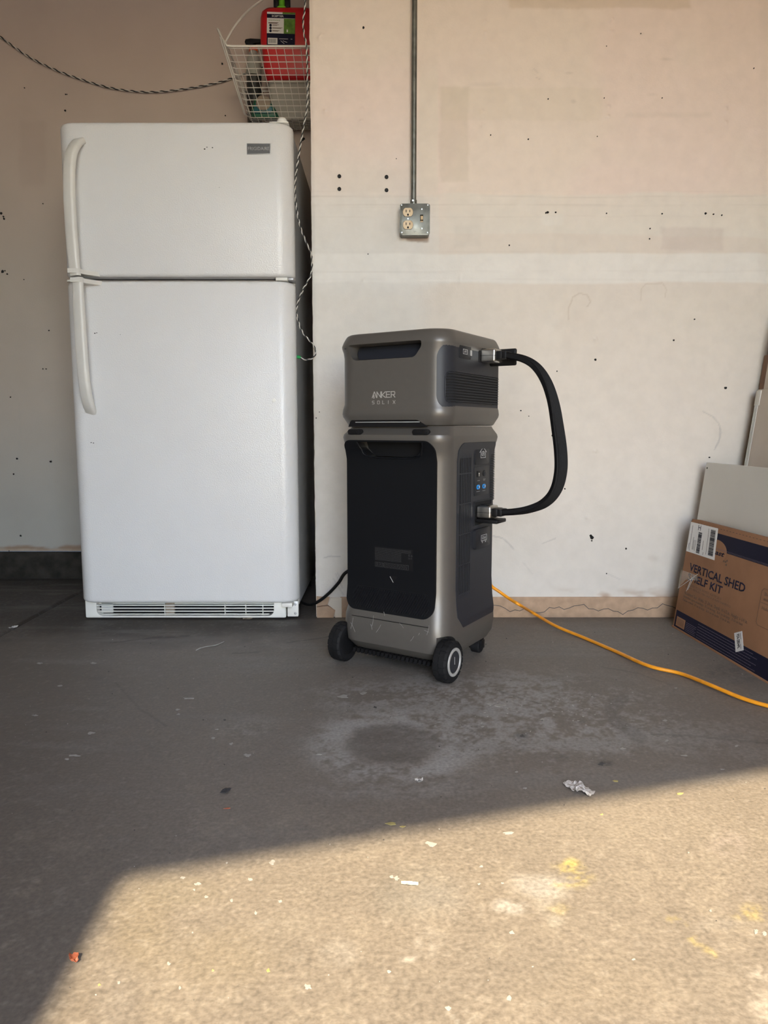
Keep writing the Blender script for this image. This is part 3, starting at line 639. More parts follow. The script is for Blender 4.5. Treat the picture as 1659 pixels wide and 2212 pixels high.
# --- front panel (slightly proud of mid body) with handle pocket
fx0, fx1 = -HX+.014, FR(956, 1150, -FI)[0]
fzb, fzt = FR(945, 1343, -FI)[1], .658
print('front panel', fx0, fx1, fzb, fzt)
fx1 = min(fx1, HX-.040)
PD = .0125
def wrapP(s, z, off, hx=HX, hy=HY, r=.052):
    """s along the perimeter, 0 at the middle of the front right corner, + along the right face"""
    q = math.pi*r/4
    if s < -q: return Vector((hx-r+(s+q), -hy-off, z))
    if s > q: return Vector((hx+off, -hy+r+(s-q), z))
    a = -math.pi/4 + s/r; return Vector((hx-r+(r+off)*math.cos(a), -hy+r+(r+off)*math.sin(a), z))
def wrap_panel(name, s0, s1, z0, z1, rad, off0, off1, m, parent, hx=HX, hy=HY, r=.052, ins=None, dcut=0.0, nz=28, ns=28):
    """rounded patch lying on the wrapped face; rad = radii (z0s0, z0s1, z1s1, z1s0)"""
    ra, rb, rc, rd_ = rad
    zs = set([z0, z1]); 
    for k in range(9):
        a = math.pi/2*k/8
        zs.update([z0+ra*(1-math.cos(a)), z0+rb*(1-math.cos(a)), z1-rc*(1-math.cos(a)), z1-rd_*(1-math.cos(a))])
    zs.update(z0+(z1-z0)*k/nz for k in range(nz)); zs = sorted(zs); zz = [zs[0]]
    for z in zs[1:]:
        if z-zz[-1] > 2e-4: zz.append(z)
    zz[-1] = z1
    def lim(z):
        a, b = s0, s1
        if z < z0+ra: a = s0+(ra-math.sqrt(max(0, ra*ra-(z0+ra-z)**2)) if not dcut else (z0+ra-z)*dcut)
        if z > z1-rd_: a = s0+rd_-math.sqrt(max(0, rd_**2-(z-(z1-rd_))**2))
        if z < z0+rb: b = s1-rb+math.sqrt(max(0, rb*rb-(z0+rb-z)**2))
        if z > z1-rc: b = s1-rc+math.sqrt(max(0, rc*rc-(z-(z1-rc))**2))
        return a, b
    bm = bmesh.new(); g0, g1 = [], []
    for z in zz:
        a, b = lim(z); i_ = ins(z) if ins else 0
        g1.append([bm.verts.new(wrapP(a+(b-a)*k/ns, z, off1-i_, hx, hy, r)) for k in range(ns+1)])
        g0.append([bm.verts.new(wrapP(a+(b-a)*k/ns, z, off0-i_, hx, hy, r)) for k in range(ns+1)])
    for i in range(len(zz)-1):
        for k in range(ns):
            bm.faces.new((g1[i][k], g1[i][k+1], g1[i+1][k+1], g1[i+1][k])); bm.faces.new((g0[i][k], g0[i+1][k], g0[i+1][k+1], g0[i][k+1]))
        bm.faces.new((g0[i][0], g1[i][0], g1[i+1][0], g0[i+1][0])); bm.faces.new((g0[i][ns], g0[i+1][ns], g1[i+1][ns], g1[i][ns]))
    for k in range(ns):
        bm.faces.new((g0[0][k], g0[0][k+1], g1[0][k+1], g1[0][k])); bm.faces.new((g0[-1][k], g1[-1][k], g1[-1][k+1], g0[-1][k+1]))
    return obj(name, bm, m, parent, smooth=35)
# front panel follows body inset profile
prof = [(.150, .002+.003), (.185, .016), (.24, .024), (.60, .024), (.628, .017), (.652, .002), (.664, 0)]
def insz(z, P=[(.045, .04), (.052, .024), (.075, .006), (.11, .002), (.150, .005), (.185, .016), (.24, .024), (.60, .024), (.628, .017), (.652, .002), (.672, .002)]):
    for (a, p), (b, q) in zip(P[:-1], P[1:]):
        if a <= z <= b: return p+(q-p)*(z-a)/(b-a)
    return P[-1][1] if z > P[-1][0] else P[0][1]
bm = bmesh.new()
def front_strip(x0, x1, z0, z1, ra, rt, off0, off1, name, m):
    bm = bmesh.new(); zs = sorted(set([z0+(z1-z0)*k/36 for k in range(37)]+[z0+ra*(1-math.cos(math.pi/2*k/8)) for k in range(9)]+[z1-rt*(1-math.cos(math.pi/2*k/8)) for k in range(9)]))
    g0, g1 = [], []; n = 20
    for z in zs:
        w = 0
        if z < z0+ra: w = ra-math.sqrt(max(0, ra*ra-(z0+ra-z)**2))
        if z > z1-rt: w = max(w, rt-math.sqrt(max(0, rt*rt-(z-z1+rt)**2)))
        i_ = insz(z); A, B = x0+w, x1-w
        g1.append([bm.verts.new((A+(B-A)*k/n, -HY+i_-off1, z)) for k in range(n+1)]); g0.append([bm.verts.new((A+(B-A)*k/n, -HY+i_-off0, z)) for k in range(n+1)])
    for i in range(len(zs)-1):
        for k in range(n): bm.faces.new((g1[i][k], g1[i][k+1], g1[i+1][k+1], g1[i+1][k])); bm.faces.new((g0[i][k], g0[i+1][k], g0[i+1][k+1], g0[i][k+1]))
        bm.faces.new((g0[i][0], g1[i][0], g1[i+1][0], g0[i+1][0])); bm.faces.new((g0[i][n], g0[i+1][n], g1[i+1][n], g1[i][n]))
    for k in range(n): bm.faces.new((g0[0][k], g0[0][k+1], g1[0][k+1], g1[0][k])); bm.faces.new((g0[-1][k], g1[-1][k], g1[-1][k+1], g0[-1][k+1]))
    return obj(name, bm, m, ps, smooth=35)
fp = front_strip(-HX+.022, HX-.040, fzb, .657, .034, .026, -.030, .0018, 'front_panel', M_FRONT)
# handle pocket in panel + body
hA = FR(776, 950, -FI)[0]; hB = FR(916, 950, -FI)[0]; hz0 = FR(850, 988, -FI)[1]; hz1 = .652
pk = trap(hA, hB, hz0, hz1, .030, .01)
fp.parent = None; cutout(fp, [cutter(pk, -.06, .03, MF(0, 0))]); fp.parent = ps
body.parent = None; cutout(body, [cutter(pk, -.055, .03, MF(0, 0))]); body.parent = ps
bm = bmesh.new(); prism(bm, [(p[0], p[1]) for p in trap(hA+.0008, hB-.0008, hz0+.0008, hz1-.0005, .030, .01)], -.052, -.050, MF(0, 0)); obj('handle_pocket', bm, M_BLACK, ps, smooth=0)
lip = [(hA, hz1), (hA+.006, hz0+(hz1-hz0)*.55), (hA+.030, hz0), (hB-.030, hz0), (hB-.006, hz0+(hz1-hz0)*.55), (hB, hz1)]
bm = bmesh.new(); sweep(bm, spline([(x, -HY+insz(z)-.002, z) for x, z in lip], 5), circ(.0022, 8)); obj('pocket_rim', bm, M_FRONT, ps, smooth=60)
# ribbed kick area on the front panel
kx0, kz1 = FR(757, 1264, -FI)[0], FR(760, 1264, -FI)[1]; kx1 = FR(941, 1300, -FI)[0]; kz0 = FR(760, 1310, -FI)[1]
kx1 = min(kx1, HX-.048)
print('kick', kx0, kx1, kz0, kz1)
kick = front_strip(kx0, kx1, kz0, kz1, .022, .022, -.002, .0024, 'kick_pad', M_FRONT)
bm = bmesh.new(); nr = 34; hgt = kz1-kz0
for k in range(nr):
    x = kx0+.004+(kx1-kx0-.008)*k/(nr-1); sl = .030
    pts = []
    for t in range(9):
        z = kz0+.004+(hgt-.008)*t/8; xx = x+sl*(t/8-.5)
        if xx < kx0+.006 or xx > kx1-.006: continue
        if (z > kz1-.016 or z < kz0+.016) and (xx < kx0+.014 or xx > kx1-.014): continue
        pts.append((xx, -HY+insz(z)-.0024, z))
    if len(pts) > 1: sweep(bm, pts, rrect(-.0015, .0015, -.0026, .0026, .0006, 1), side=(1, 0, 0))
rbm = obj('kick_rib', bm, M_FRONT, ps, kind='stuff')
# printed label and triangle mark
la, lb = FR(805, 1183, -FI), FR(888, 1236, -FI)
lx0, lx1, lz0, lz1 = la[0], lb[0], FR(850, 1231, -FI)[1], FR(850, 1186, -FI)[1]
dp = 2*FI+.0+.0
def MFI(x, z, e=0.0): return frame((x, -HY+.024-.0018-e, z), (1, 0, 0), (0, 0, 1))
bm = bmesh.new(); prism(bm, rrect(lx0, lx1, lz0, lz1, .001, 2), 0, .0003, MFI(0, 0)); lab = obj('rating_label', bm, M_BLACK, ps, smooth=0, label='black rating plate with fine grey print')
rr = random.Random(5); ln = []; w = lx1-lx0; h = lz1-lz0
for k in range(15):
    z = lz1-.003-k*h*.62/15; x = lx0+.002; xe = lx0+w*(.95 if k < 4 else .70)
    while x < xe: q = rr.uniform(.003, .012); ln.append([(x, z), (min(x+q, xe), z)]); x += q+.0015
for k in range(5):
    z = lz0+.013-k*.0024; x = lx0+.005
    while x < lx1-.020: q = rr.uniform(.003, .009); ln.append([(x, z), (x+q, z)]); x += q+.003
fr_ = [[(lx0+.002, lz0+.002), (lx0+.028, lz0+.002), (lx0+.028, lz0+.0145), (lx0+.002, lz0+.0145), (lx0+.002, lz0+.002)], [(lx0+.032, lz0+.0015), (lx1-.014, lz0+.0015), (lx1-.014, lz0+.015), (lx0+.032, lz0+.015), (lx0+.032, lz0+.0015)]]
strokes('fine_print', ln, .0007, M_FINE, lab, MFI(0, 0, .0003), kind='stuff'); strokes('print_frame', fr_, .0005, M_FINE, lab, MFI(0, 0, .0003), kind='stuff')
cxs = lx1-.014; strokes('compliance_mark', [[(cxs, lz1-.014), (cxs+.004, lz1-.014), (cxs+.004, lz1-.018), (cxs, lz1-.018), (cxs, lz1-.014)], [(cxs+.008, lz1-.018), (cxs+.010, lz1-.014), (cxs+.012, lz1-.018), (cxs+.008, lz1-.018)],
        [(cxs-.001, lz1-.023), (cxs+.006, lz1-.023)], [(cxs+.010, lz1-.021), (cxs+.010, lz1-.026)], [(cxs-.001, lz1-.026), (cxs+.006, lz1-.0255)]], .0008, M_FINE, lab, MFI(0, 0, .0003), kind='stuff')
ta, tb, tt = FR(838, 1246, -FI), FR(853, 1247, -FI), FR(846, 1260, -FI)
bm = bmesh.new(); prism(bm, [ta, tt, tb], 0, .0004, MFI(0, 0)); obj('triangle_mark', bm, M_BLACK, ps, smooth=0)
strokes('triangle_edge', [[(ta[0]+.001, ta[1]-.001), (tt[0]-.001, tt[1]+.001)]], .0012, M_ICON, ps, MFI(0, 0, .0004))
# base seam, scratches, lower lip teeth
bm = bmesh.new(); sweep(bm, [(x, -HY+.0024, .150) for x in (-HX+.05, 0, HX-.05)], circ(.0009, 6)); obj('base_seam', bm, M_BLACK, ps)
ln = []
for (x0, y0, x1, y1) in [(762, 1335, 757, 1358), (757, 1345, 766, 1365), (806, 1330, 803, 1352), (822, 1350, 812, 1366), (862, 1346, 871, 1357), (893, 1375, 886, 1385), (926, 1352, 921, 1372), (830, 1330, 828, 1322), (916, 1362, 925, 1366), (800, 1349, 803, 1360), (905, 1368, 903, 1372)]:
    a, b = FR(x0, y0), FR(x1, y1); ln.append([a, ((a[0]+b[0])/2+.001, (a[1]+b[1])/2), b])
strokes('scratch', ln, .0007, M_SCR, ps, MF(0, 0, -.0022), kind='stuff', depth=.0007)
bm = bmesh.new()
for k in range(19):
    x = -HX+.055+k*(2*HX-.105)/18
    prism(bm, [(x-.005, .040), (x+.003, .040), (x+.006, .052), (x-.003, .053)], -.020, -.0065, MF(0, 0))
obj('skid_rib', bm, M_BLACK, ps, kind='stuff', smooth=0)
box('underside_tray', -HX+.045, HX-.045, -HY+.03, HYB-.03, .034, .046, M_BLACK, ps, bev=.004)

# --- right side panel with its fittings
q_ = math.pi*.052/4
def RS(px, py, d=-FI): y, z = RT(px, py, d); return y, z
def insr(z, P=[(.045, .030), (.052, .018), (.075, .006), (.11, .002), (.150, .003), (.185, .008), (.24, .012), (.60, .012), (.628, .009), (.652, .002), (.672, .002)]):
    for (a, p), (b, q) in zip(P[:-1], P[1:]):
        if a <= z <= b: return p+(q-p)*(z-a)/(b-a)
    return 0.0
yp0 = RS(986, 1100)[0]; zt = RS(1025, 948)[1]; zb = .140
print('side panel y0', yp0, 'zt', zt, 'zb', RS(1010, 1345), RS(1060, 1325), RS(1064, 1100))
s_of_y = lambda y: (y + HY - .052) + q_
side = wrap_panel('side_panel', s_of_y(yp0), s_of_y(HYB-.020), .130, .650, (.034, .012, .014, .028), -.004, .0022, M_SLATE, ps, ins=insr, dcut=.9)
def MRI(y, z, e=0.0): return frame((HX-.012+.0022+e, y, z), (0, 1, 0), (0, 0, 1))
# louvres: seven vertical slot columns with breaks
bm = bmesh.new(); ya, yb = RS(991, 1100)[0], RS(1012, 1100)[0]
brk = [RS(1002, yy)[1] for yy in (957, 1023, 1088, 1153, 1218, 1281, 1332)]
print('louvre', ya, yb, brk)
rows = 7
for c in range(rows):
    y = ya+(yb-ya)*c/(rows-1)
    top = brk[0]-.010*max(0, 2-c); bot = brk[-1]+.012*(1-c/6)*1.4
    bks = [top]+brk[1:-1]+[bot]
    for a, b in zip(bks[:-1], bks[1:]):
        box('louvre_slot', 0, (yb-ya)/(rows-1)*.50, 0, a-b-.0035, 0, .0010, M_HOLE, ps, M=MRI(y, b+.00175)) if a-b > .01 else None
        box('louvre_fin', (yb-ya)/(rows-1)*.50, (yb-ya)/(rows-1)*.80, 0, a-b-.0035, 0, .0022, M_SLATE, ps, M=MRI(y, b+.00175)) if a-b > .01 else None
bm.free()
def rplate(name, x0, y0, x1, y1, r, d, m, label=None, parent=ps):
    # corners given in the photo: left/right edges and top/bottom at the left edge
    a = RS((x0), (y0+y1)/2)[0]; b = RS(x1, (y0+y1)/2)[0]; xm = (x0+x1)/2; zc1 = RS(xm, y0)[1]; zc0 = RS(xm, y1)[1]
    bm = bmesh.new(); prism(bm, rrect(a, b, zc0, zc1, r, 5), 0, d, MRI(0, 0), bev=min(.0012, d*.4)); return obj(name, bm, m, parent, label=label), (a, b, zc0, zc1)
fl1, (a, b, z0, z1) = rplate('port_flap', 1023.5, 954, 1053, 1003, .007, .0035, M_SLATE2, 'square flap with a house icon')
box('flap_latch', a+(b-a)*.35, a+(b-a)*.65, z1-.006, z1+.001, .003, .0045, M_BLACK, ps, M=MRI(0, 0))
cy_, czz = (a+b)/2+.004, (z0+z1)/2-.002; k_ = .0125
kz = .0095; k_ = .016
strokes('house_icon', [[(cy_-k_, czz-kz*1.2), (cy_-k_, czz+kz*.7), (cy_-k_*1.45, czz+kz*.5), (cy_, czz+kz*2), (cy_+k_*1.45, czz+kz*.5), (cy_+k_, czz+kz*.7), (cy_+k_, czz-kz*1.2), (cy_-k_, czz-kz*1.2)],
        [(cy_+.010*math.cos(t), czz+.007*math.sin(t)) for t in [k*math.pi/6-1.1 for k in range(9)]], [(cy_+.010*math.cos(t), czz+.007*math.sin(t)) for t in [k*math.pi/6+2.1 for k in range(5)]],
        [(cy_+.003, czz+.005), (cy_-.003, czz), (cy_+.003, czz), (cy_-.003, czz-.005)]], .0017, M_ICON, fl1, MRI(0, 0, .0035))
rplate('port_plate', 1022.5, 1006, 1054, 1069, .005, .0012, M_SLATE2)
def port(name, px, py, w, h, m, r, label=None):
    y, z = RS(px, py); bm = bmesh.new(); prism(bm, rrect(y-w/2, y+w/2, z-h/2, z+h/2, r, 6), 0, .0028, MRI(0, 0), bev=.0008); return obj(name, bm, m, ps, label=label), y, z
p1, y, z = port('data_port', 1031.5, 1024, .024, .018, M_BLACK, .002); strokes('pin_mark', [[(y, z-.005), (y, z+.001)], [(y-.002, z+.002), (y+.002, z+.002)]], .0022, M_PAPER, p1, MRI(0, 0, .0028))
p2, y, z = port('round_port', 1043.5, 1022, .020, .018, M_BLACK, .0088)
bm = bmesh.new(); lathe(bm, [(.0045, 0), (.0055, .001), (.0065, 0)], MRI(y, z, .0028), 20); obj('port_ring', bm, M_FINE, p2)
for px, py in ((1030.5, 1052), (1043, 1050)):
    p3, y, z = port('solar_port', px, py, .021, .013, M_BLUE, .0062, 'blue oval port')
    bm = bmesh.new(); lathe(bm, [(0, .0005), (.0026, .0004), (.003, 0)], MRI(y-.003, z, .0028), 14); obj('port_pin', bm, M_BLACK, p3)
    bm = bmesh.new(); lathe(bm, [(0, .0005), (.0022, .0004), (.0026, 0)], MRI(y+.004, z, .0028), 14); obj('port_pin', bm, M_PAPER, p3)
ln = []
for px, py, w in ((1031, 1038, .014), (1043.5, 1034.5, .014), (1043.5, 1037, .012), (1030, 1061.5, .020), (1043, 1059.5, .019)):
    y, z = RS(px, py); x = y-w/2
    while x < y+w/2: ln.append([(x, z), (x+.002, z)]); x += .0032
strokes('port_caption', ln, .0009, M_ICON, ps, MRI(0, 0, .0013), kind='stuff')
# rear corner vent teeth
for k in range(34):
    z = RS(1064, 955)[1]-k*(RS(1064, 955)[1]-RS(1064, 1080)[1])/34
    box('vent_slot', HX-.014, HX-.0085, HYB-.040, HYB-.016, z-.0034, z-.0012, M_HOLE, ps)
    box('vent_fin', HX-.014, HX-.0080, HYB-.042, HYB-.012, z-.0012, z+.0002, M_SLATE2, ps)
# socket recess for the battery lead, lower flap
rc, (ra_, rb_, rz0, rz1) = rplate('lead_socket', 1022, 1081, 1058, 1131, .006, .0010, M_HOLE)
strokes('socket_frame', [[(ra_, rz0), (rb_, rz0), (rb_, rz1), (ra_, rz1), (ra_, rz0)]], .0022, M_SLATE2, ps, MRI(0, 0), depth=.003)
fl2, (a, b, z0, z1) = rplate('outlet_flap', 1020.5, 1140, 1052, 1182, .008, .008, M_SLATE2, 'closed flap with a camper icon')
cy_, czz = (a+b)/2+.006, (z0+z1)/2-.002; w_, h_ = .019, .010
strokes('camper_icon', [[(cy_-w_, czz-h_*.6), (cy_-w_, czz+h_), (cy_+w_, czz+h_), (cy_+w_, czz-h_*.6), (cy_-w_, czz-h_*.6)], [(cy_-w_*.6, czz+h_*.5), (cy_-w_*.1, czz+h_*.5), (cy_-w_*.1, czz-h_*.1), (cy_-w_*.6, czz-h_*.1), (cy_-w_*.6, czz+h_*.5)],
        [(cy_+w_*.5, czz+h_*.5), (cy_+w_*.2, czz+h_*.1), (cy_+w_*.6, czz+h_*.1), (cy_+w_*.3, czz-h_*.3)], [(cy_-w_*.8, czz-h_*.7), (cy_-w_*.6, czz-h_*1.25), (cy_-w_*.3, czz-h_*.7)], [(cy_+w_*.3, czz-h_*.7), (cy_+w_*.6, czz-h_*1.25), (cy_+w_*.8, czz-h_*.7)]], .0013, M_ICON, fl2, MRI(0, 0, .008))

# --- wheels
def tyre(R, w):
    bm = bmesh.new()
    lathe(bm, [(R*.62, -w*.5), (R*.86, -w*.5), (R*.95, -w*.42), (R*.965, -w*.2), (R*.965, w*.2), (R*.95, w*.42), (R*.86, w*.5), (R*.62, w*.5), (R*.62, -w*.5)], None, 48)
    for k in range(18):
        a0 = 2*math.pi*k/18
        for side_ in (-1, 1):
            aa = a0+(0 if side_ < 0 else math.pi/18)
            pts = []
            for (r, h) in ((R*.90, side_*w*.52), (R*.99, side_*w*.40), (R*1.0, side_*w*.02), (R*.94, side_*w*.02), (R*.88, side_*w*.40)): pts.append((r, h))
            t = bmesh.new(); A = []; B = []
            for r, h in pts:
                A.append(t.verts.new((r*math.cos(aa-.125), r*math.sin(aa-.125), h))); B.append(t.verts.new((r*math.cos(aa+.125), r*math.sin(aa+.125), h)))
            n = len(A)
            for j in range(n): t.faces.new((A[j], A[(j+1) % n], B[(j+1) % n], B[j]))
            t.faces.new(A[::-1]); t.faces.new(B); merge(bm, t)
    return bm
WR, WW = .0585, .040
for sx in (-1, 1):
    wx = sx*(HX-.002); wy = -HY+.028
    Mw = frame((wx, wy, WR-.0003), (0, 1, 0), (0, 0, 1), (1, 0, 0)) @ Matrix.Diagonal((1, 1, sx, 1))
    bm = tyre(WR, WW); bmesh.ops.transform(bm, matrix=Mw, verts=bm.verts[:]); wh = obj('wheel', bm, M_RUB, ps, smooth=30, label='chunky black rubber wheel')
    bm = bmesh.new(); lathe(bm, [(WR*.52, WW*.45), (WR*.54, WW*.56), (WR*.60, WW*.60), (WR*.665, WW*.56), (WR*.68, WW*.45)], Mw, 48); obj('hub_ring', bm, M_HUB, wh, smooth=50)
    bm = bmesh.new(); lathe(bm, [(0, WW*.53), (WR*.50, WW*.53), (WR*.53, WW*.48)], Mw, 40); obj('hub_cap', bm, M_SLATE, wh)
    bm = bmesh.new(); lathe(bm, [(0, -WW*.45), (WR*.64, -WW*.45)], Mw, 40); obj('hub_back', bm, M_BLACK, wh)
    strokes('hub_mark', [[(-.001, .014), (.0, -.006)]], .0014, M_ICON, wh, frame((wx+sx*WW*.535, wy, WR), (0, sx, 0), (0, 0, 1)))
    arch = [(wy+(WR+.004+.006)*math.cos(t), .0585+(WR+.010)*math.sin(t)) for t in [math.pi*k/20 for k in range(-2, 23)]]
# wheel arches cut into the body
body.parent = None
cs = []
for sx in (-1, 1):
    bm = bmesh.new(); lathe(bm, [(0, -.05), (WR+.008, -.05), (WR+.008, .05), (0, .05)], frame((sx*(HX+.022), -HY+.028, WR), (0, 1, 0), (0, 0, 1), (1, 0, 0)), 40)
    bmesh.ops.recalc_face_normals(bm, faces=bm.faces[:]); me = bpy.data.meshes.new('c'); bm.to_mesh(me); bm.free(); c = bpy.data.objects.new('cut', me); COL.objects.link(c); cs.append(c)
cutout(body, cs); body.parent = ps
for sx in (-1, 1):
    cx_, cy2 = sx*(HX-.045), HYB-.042
    ca = box('caster_fork', cx_-.017, cx_+.017, cy2-.018, cy2+.018, .030, .052, M_BLACK, ps, bev=.004)
    box('caster_arm', cx_-.020, cx_-.016, cy2-.014, cy2+.014, .014, .040, M_BLACK, ca, bev=.001); box('caster_arm', cx_+.016, cx_+.020, cy2-.014, cy2+.014, .014, .040, M_BLACK, ca, bev=.001)
    bm = bmesh.new(); lathe(bm, [(0, -.015), (.018, -.015), (.0215, -.012), (.0215, .012), (.018, .015), (0, .015)], frame((cx_, cy2, .0212), (0, 1, 0), (0, 0, 1), (1, 0, 0)), 24); obj('caster_wheel', bm, M_RUB, ca)

# ================================================================ BATTERY ON TOP
eb = thing('expansion_battery', 'grey battery module with side grille stacked on top of the power station', 'battery', (SCX, SCY, ZSEAM), -R_(TH))
def Z(z): return z-ZSEAM
def sb(z, i, r=.055): return (Z(z), rrect(-HX-.002+i, HX+.002-i, -HY-.002+i, HYB+.002-i, [r, r, .018, .018], 8))
zf0, zf1 = ZSEAM-.0015, ZTOP
bm = bmesh.new(); loft(bm, [sb(.6972, .016), sb(.700, .012), sb(.722, .0015), sb(.730, .0), sb(.742, .0012), sb(.756, .0045), sb(.770, .005), sb(.885, .005), sb(.900, .0035), sb(.912, .0005), sb(.918, .0), sb(.930, .0035), sb(.942, .0085), sb(.9465, .0115), sb(.949, .015), sb(.950, .020)])
bb = obj('shell', bm, M_GREY, eb, smooth=40); bb.parent = None
MFb = lambda d=0.0: frame((0, -HY-.002-d, 0), (1, 0, 0), (0, 0, 1))
hx0, hx1 = FR(752, 745)[0], FR(911, 740)[0]; z1_ = FR(830, 741)[1]; z0_ = FR(830, 775)[1]; za_ = z1_+.0
print('battery handle', hx0, hx1, z0_, z1_)
def _rnd(P, r, n=4):
    out = []
    for i in range(len(P)):
        a, b, c = Vector(P[i-1]), Vector(P[i]), Vector(P[(i+1) % len(P)]); q = min(r, (a-b).length*.45, (c-b).length*.45)
        p0 = b+(a-b).normalized()*q; p2 = b+(c-b).normalized()*q
        for k in range(n+1): t = k/n; v = p0*(1-t)**2+b*2*t*(1-t)+p2*t*t; out.append((v.x, v.y))
    return out
hp = _rnd([(hx0+.016, Z(z0_)), (hx1-.024, Z(z0_)), (hx1-.002, Z(z1_)-.014), (hx1-.001, Z(z1_)), (hx0+.001, Z(z1_)), (hx0+.001, Z(z1_)-.020)], .011)
sA, sB = FR(752, 912)[0], FR(913, 916)[0]
slot = [(sA+.006, Z(.7125)), (sA+.001, Z(.709)), (sA-.006, Z(.694)), (sB+.010, Z(.694)), (sB-.004, Z(.703)), (sB-.018, Z(.7115)), (sB-.024, Z(.7125))]
def tcut(outline, d0, d1, M, shrink=.75):
    """tapered pocket cutter"""
    t = bmesh.new(); cx = sum(p[0] for p in outline)/len(outline); cy = sum(p[1] for p in outline)/len(outline)
    A = [t.verts.new((cx+(a-cx)*(1-(1-shrink)*.35), cy+(b-cy)*shrink, d0)) for a, b in outline]; B = [t.verts.new((a, b, 0.0)) for a, b in outline]; C_ = [t.verts.new((cx+(a-cx)*1.02, cy+(b-cy)*1.12, d1)) for a, b in outline]
    m = len(A)
    for P, Q in ((A, B), (B, C_)):
        for j in range(m): t.faces.new((P[j], P[(j+1) % m], Q[(j+1) % m], Q[j]))
    t.faces.new(A[::-1]); t.faces.new(C_); bmesh.ops.transform(t, matrix=M, verts=t.verts[:]); bmesh.ops.recalc_face_normals(t, faces=t.faces[:])
    me = bpy.data.meshes.new('c'); t.to_mesh(me); t.free(); o = bpy.data.objects.new('cut', me); COL.objects.link(o); return o
cutout(bb, [tcut(hp, -.050, .012, MFb(-.005), .90), cutter(slot, -.014, .02, MFb())]); bb.parent = eb
bm = bmesh.new(); prism(bm, [(a, b) for a, b in slot if 1], -.0139, -.0115, MFb()); obj('base_slot', bm, M_BLACK, eb, smooth=0)
bm = bmesh.new(); hpc = [(a, b) for a, b in hp]; cxp = sum(p[0] for p in hp)/len(hp); czp = sum(p[1] for p in hp)/len(hp)
A_v = [bm.verts.new((cxp+(a-cxp)*.93, -HY+.003+.018+.022*(b-Z(z0_))/(z1_-z0_), czp+(b-czp)*.88)) for a, b in hpc]; B_v = [bm.verts.new((v.co.x, v.co.y+.004, v.co.z)) for v in A_v]
for j in range(len(A_v)): bm.faces.new((A_v[j], A_v[(j+1) % len(A_v)], B_v[(j+1) % len(A_v)], B_v[j]))
bm.faces.new(A_v); bm.faces.new(B_v[::-1]); obj('pocket_liner', bm, M_SLATE, eb, smooth=0)
for xa_, xb_ in ((-HX+.030, hx0-.002), (hx1+.001, HX-.056)):
    bm = bmesh.new(); sweep(bm, [(x, -HY-.0015+.004, Z(z1_)-.008) for x in (xa_, xb_)], circ(.0008, 6)); obj('shell_seam', bm, M_BLACK, eb)
box('light_bar', FR(766, 910)[0], FR(903, 910)[0], -HY+.0035, -HY+.010, Z(.7055), Z(.7078), M_LED, eb, bev=.0005)
# lettering: strokes with a barless A
def letters(spec, x0, z0, h, adv, w, name, parent, M):
    G = {'A': [[(0, 0), (.46, 1), (.54, 1), (1, 0)], [(.42, .42), (.30, .12), (.46, .12), (.38, -.12)]], 'N': [[(0, 0), (0, 1), (.9, 0), (.9, 1)]], 'K': [[(0, 0), (0, 1)], [(.85, 1), (.12, .45), (.85, 0)]],
         'E': [[(.8, 1), (0, 1), (0, 0), (.8, 0)], [(0, .5), (.7, .5)]], 'R': [[(0, 0), (0, 1), (.7, 1), (.82, .85), (.82, .6), (.7, .45), (0, .45)], [(.45, .45), (.85, 0)]],
         'S': [[(.8, 1), (.12, 1), (0, .85), (0, .62), (.12, .5), (.7, .5), (.82, .38), (.82, .14), (.7, 0), (0, 0)]], 'O': [[(.15, 0), (0, .15), (0, .85), (.15, 1), (.75, 1), (.9, .85), (.9, .15), (.75, 0), (.15, 0)]],
         'L': [[(0, 1), (0, 0), (.75, 0)]], 'I': [[(.2, 0), (.2, 1)]], 'X': [[(0, 0), (.85, 1)], [(0, 1), (.85, 0)]]}
    ls = []
    for k, ch in enumerate(spec):
        for L_ in G[ch]: ls.append([(x0+k*adv+p[0]*h*.92, z0+p[1]*h) for p in L_])
    return strokes(name, ls, w, M_LOGO, parent, M)
ax0, az0 = FR(803, 859); ax1, az1 = FR(853, 846); _, sz0_ = FR(803, 873); _, sz1_ = FR(803, 866)
adv = (ax1-ax0)/4.78
print('logo', ax0, ax1, az0, az1)
letters('ANKER', ax0, Z(az0), .0150, (ax1-ax0-.0135)/4, .0022, 'maker_lettering', eb, MFb(-.0049))
letters('SOLIX', ax0, Z(sz0_), .0085, (ax1-ax0-.0075)/4, .0012, 'series_lettering', eb, MFb(-.0049))
# side panel wrapping the corner
hxb, hyb, rb_ = HX+.002-.005, HY+.002-.005, .051
pz1 = RT(1050, 772)[1]; pz1 = .9135; pz0 = .7365
sl = -.018
y_of = lambda px, py: RT(px, py, -.003)[0]
s_b = lambda y: (y + hyb - rb_) + math.pi*rb_/4
sd_ = wrap_panel('side_panel', sl, s_b(HYB-.016), Z(pz0), Z(pz1), (.042, .008, .010, .042), -.006, .0022, M_SLATE, eb, hx=hxb, hy=hyb, r=rb_, ns=40)
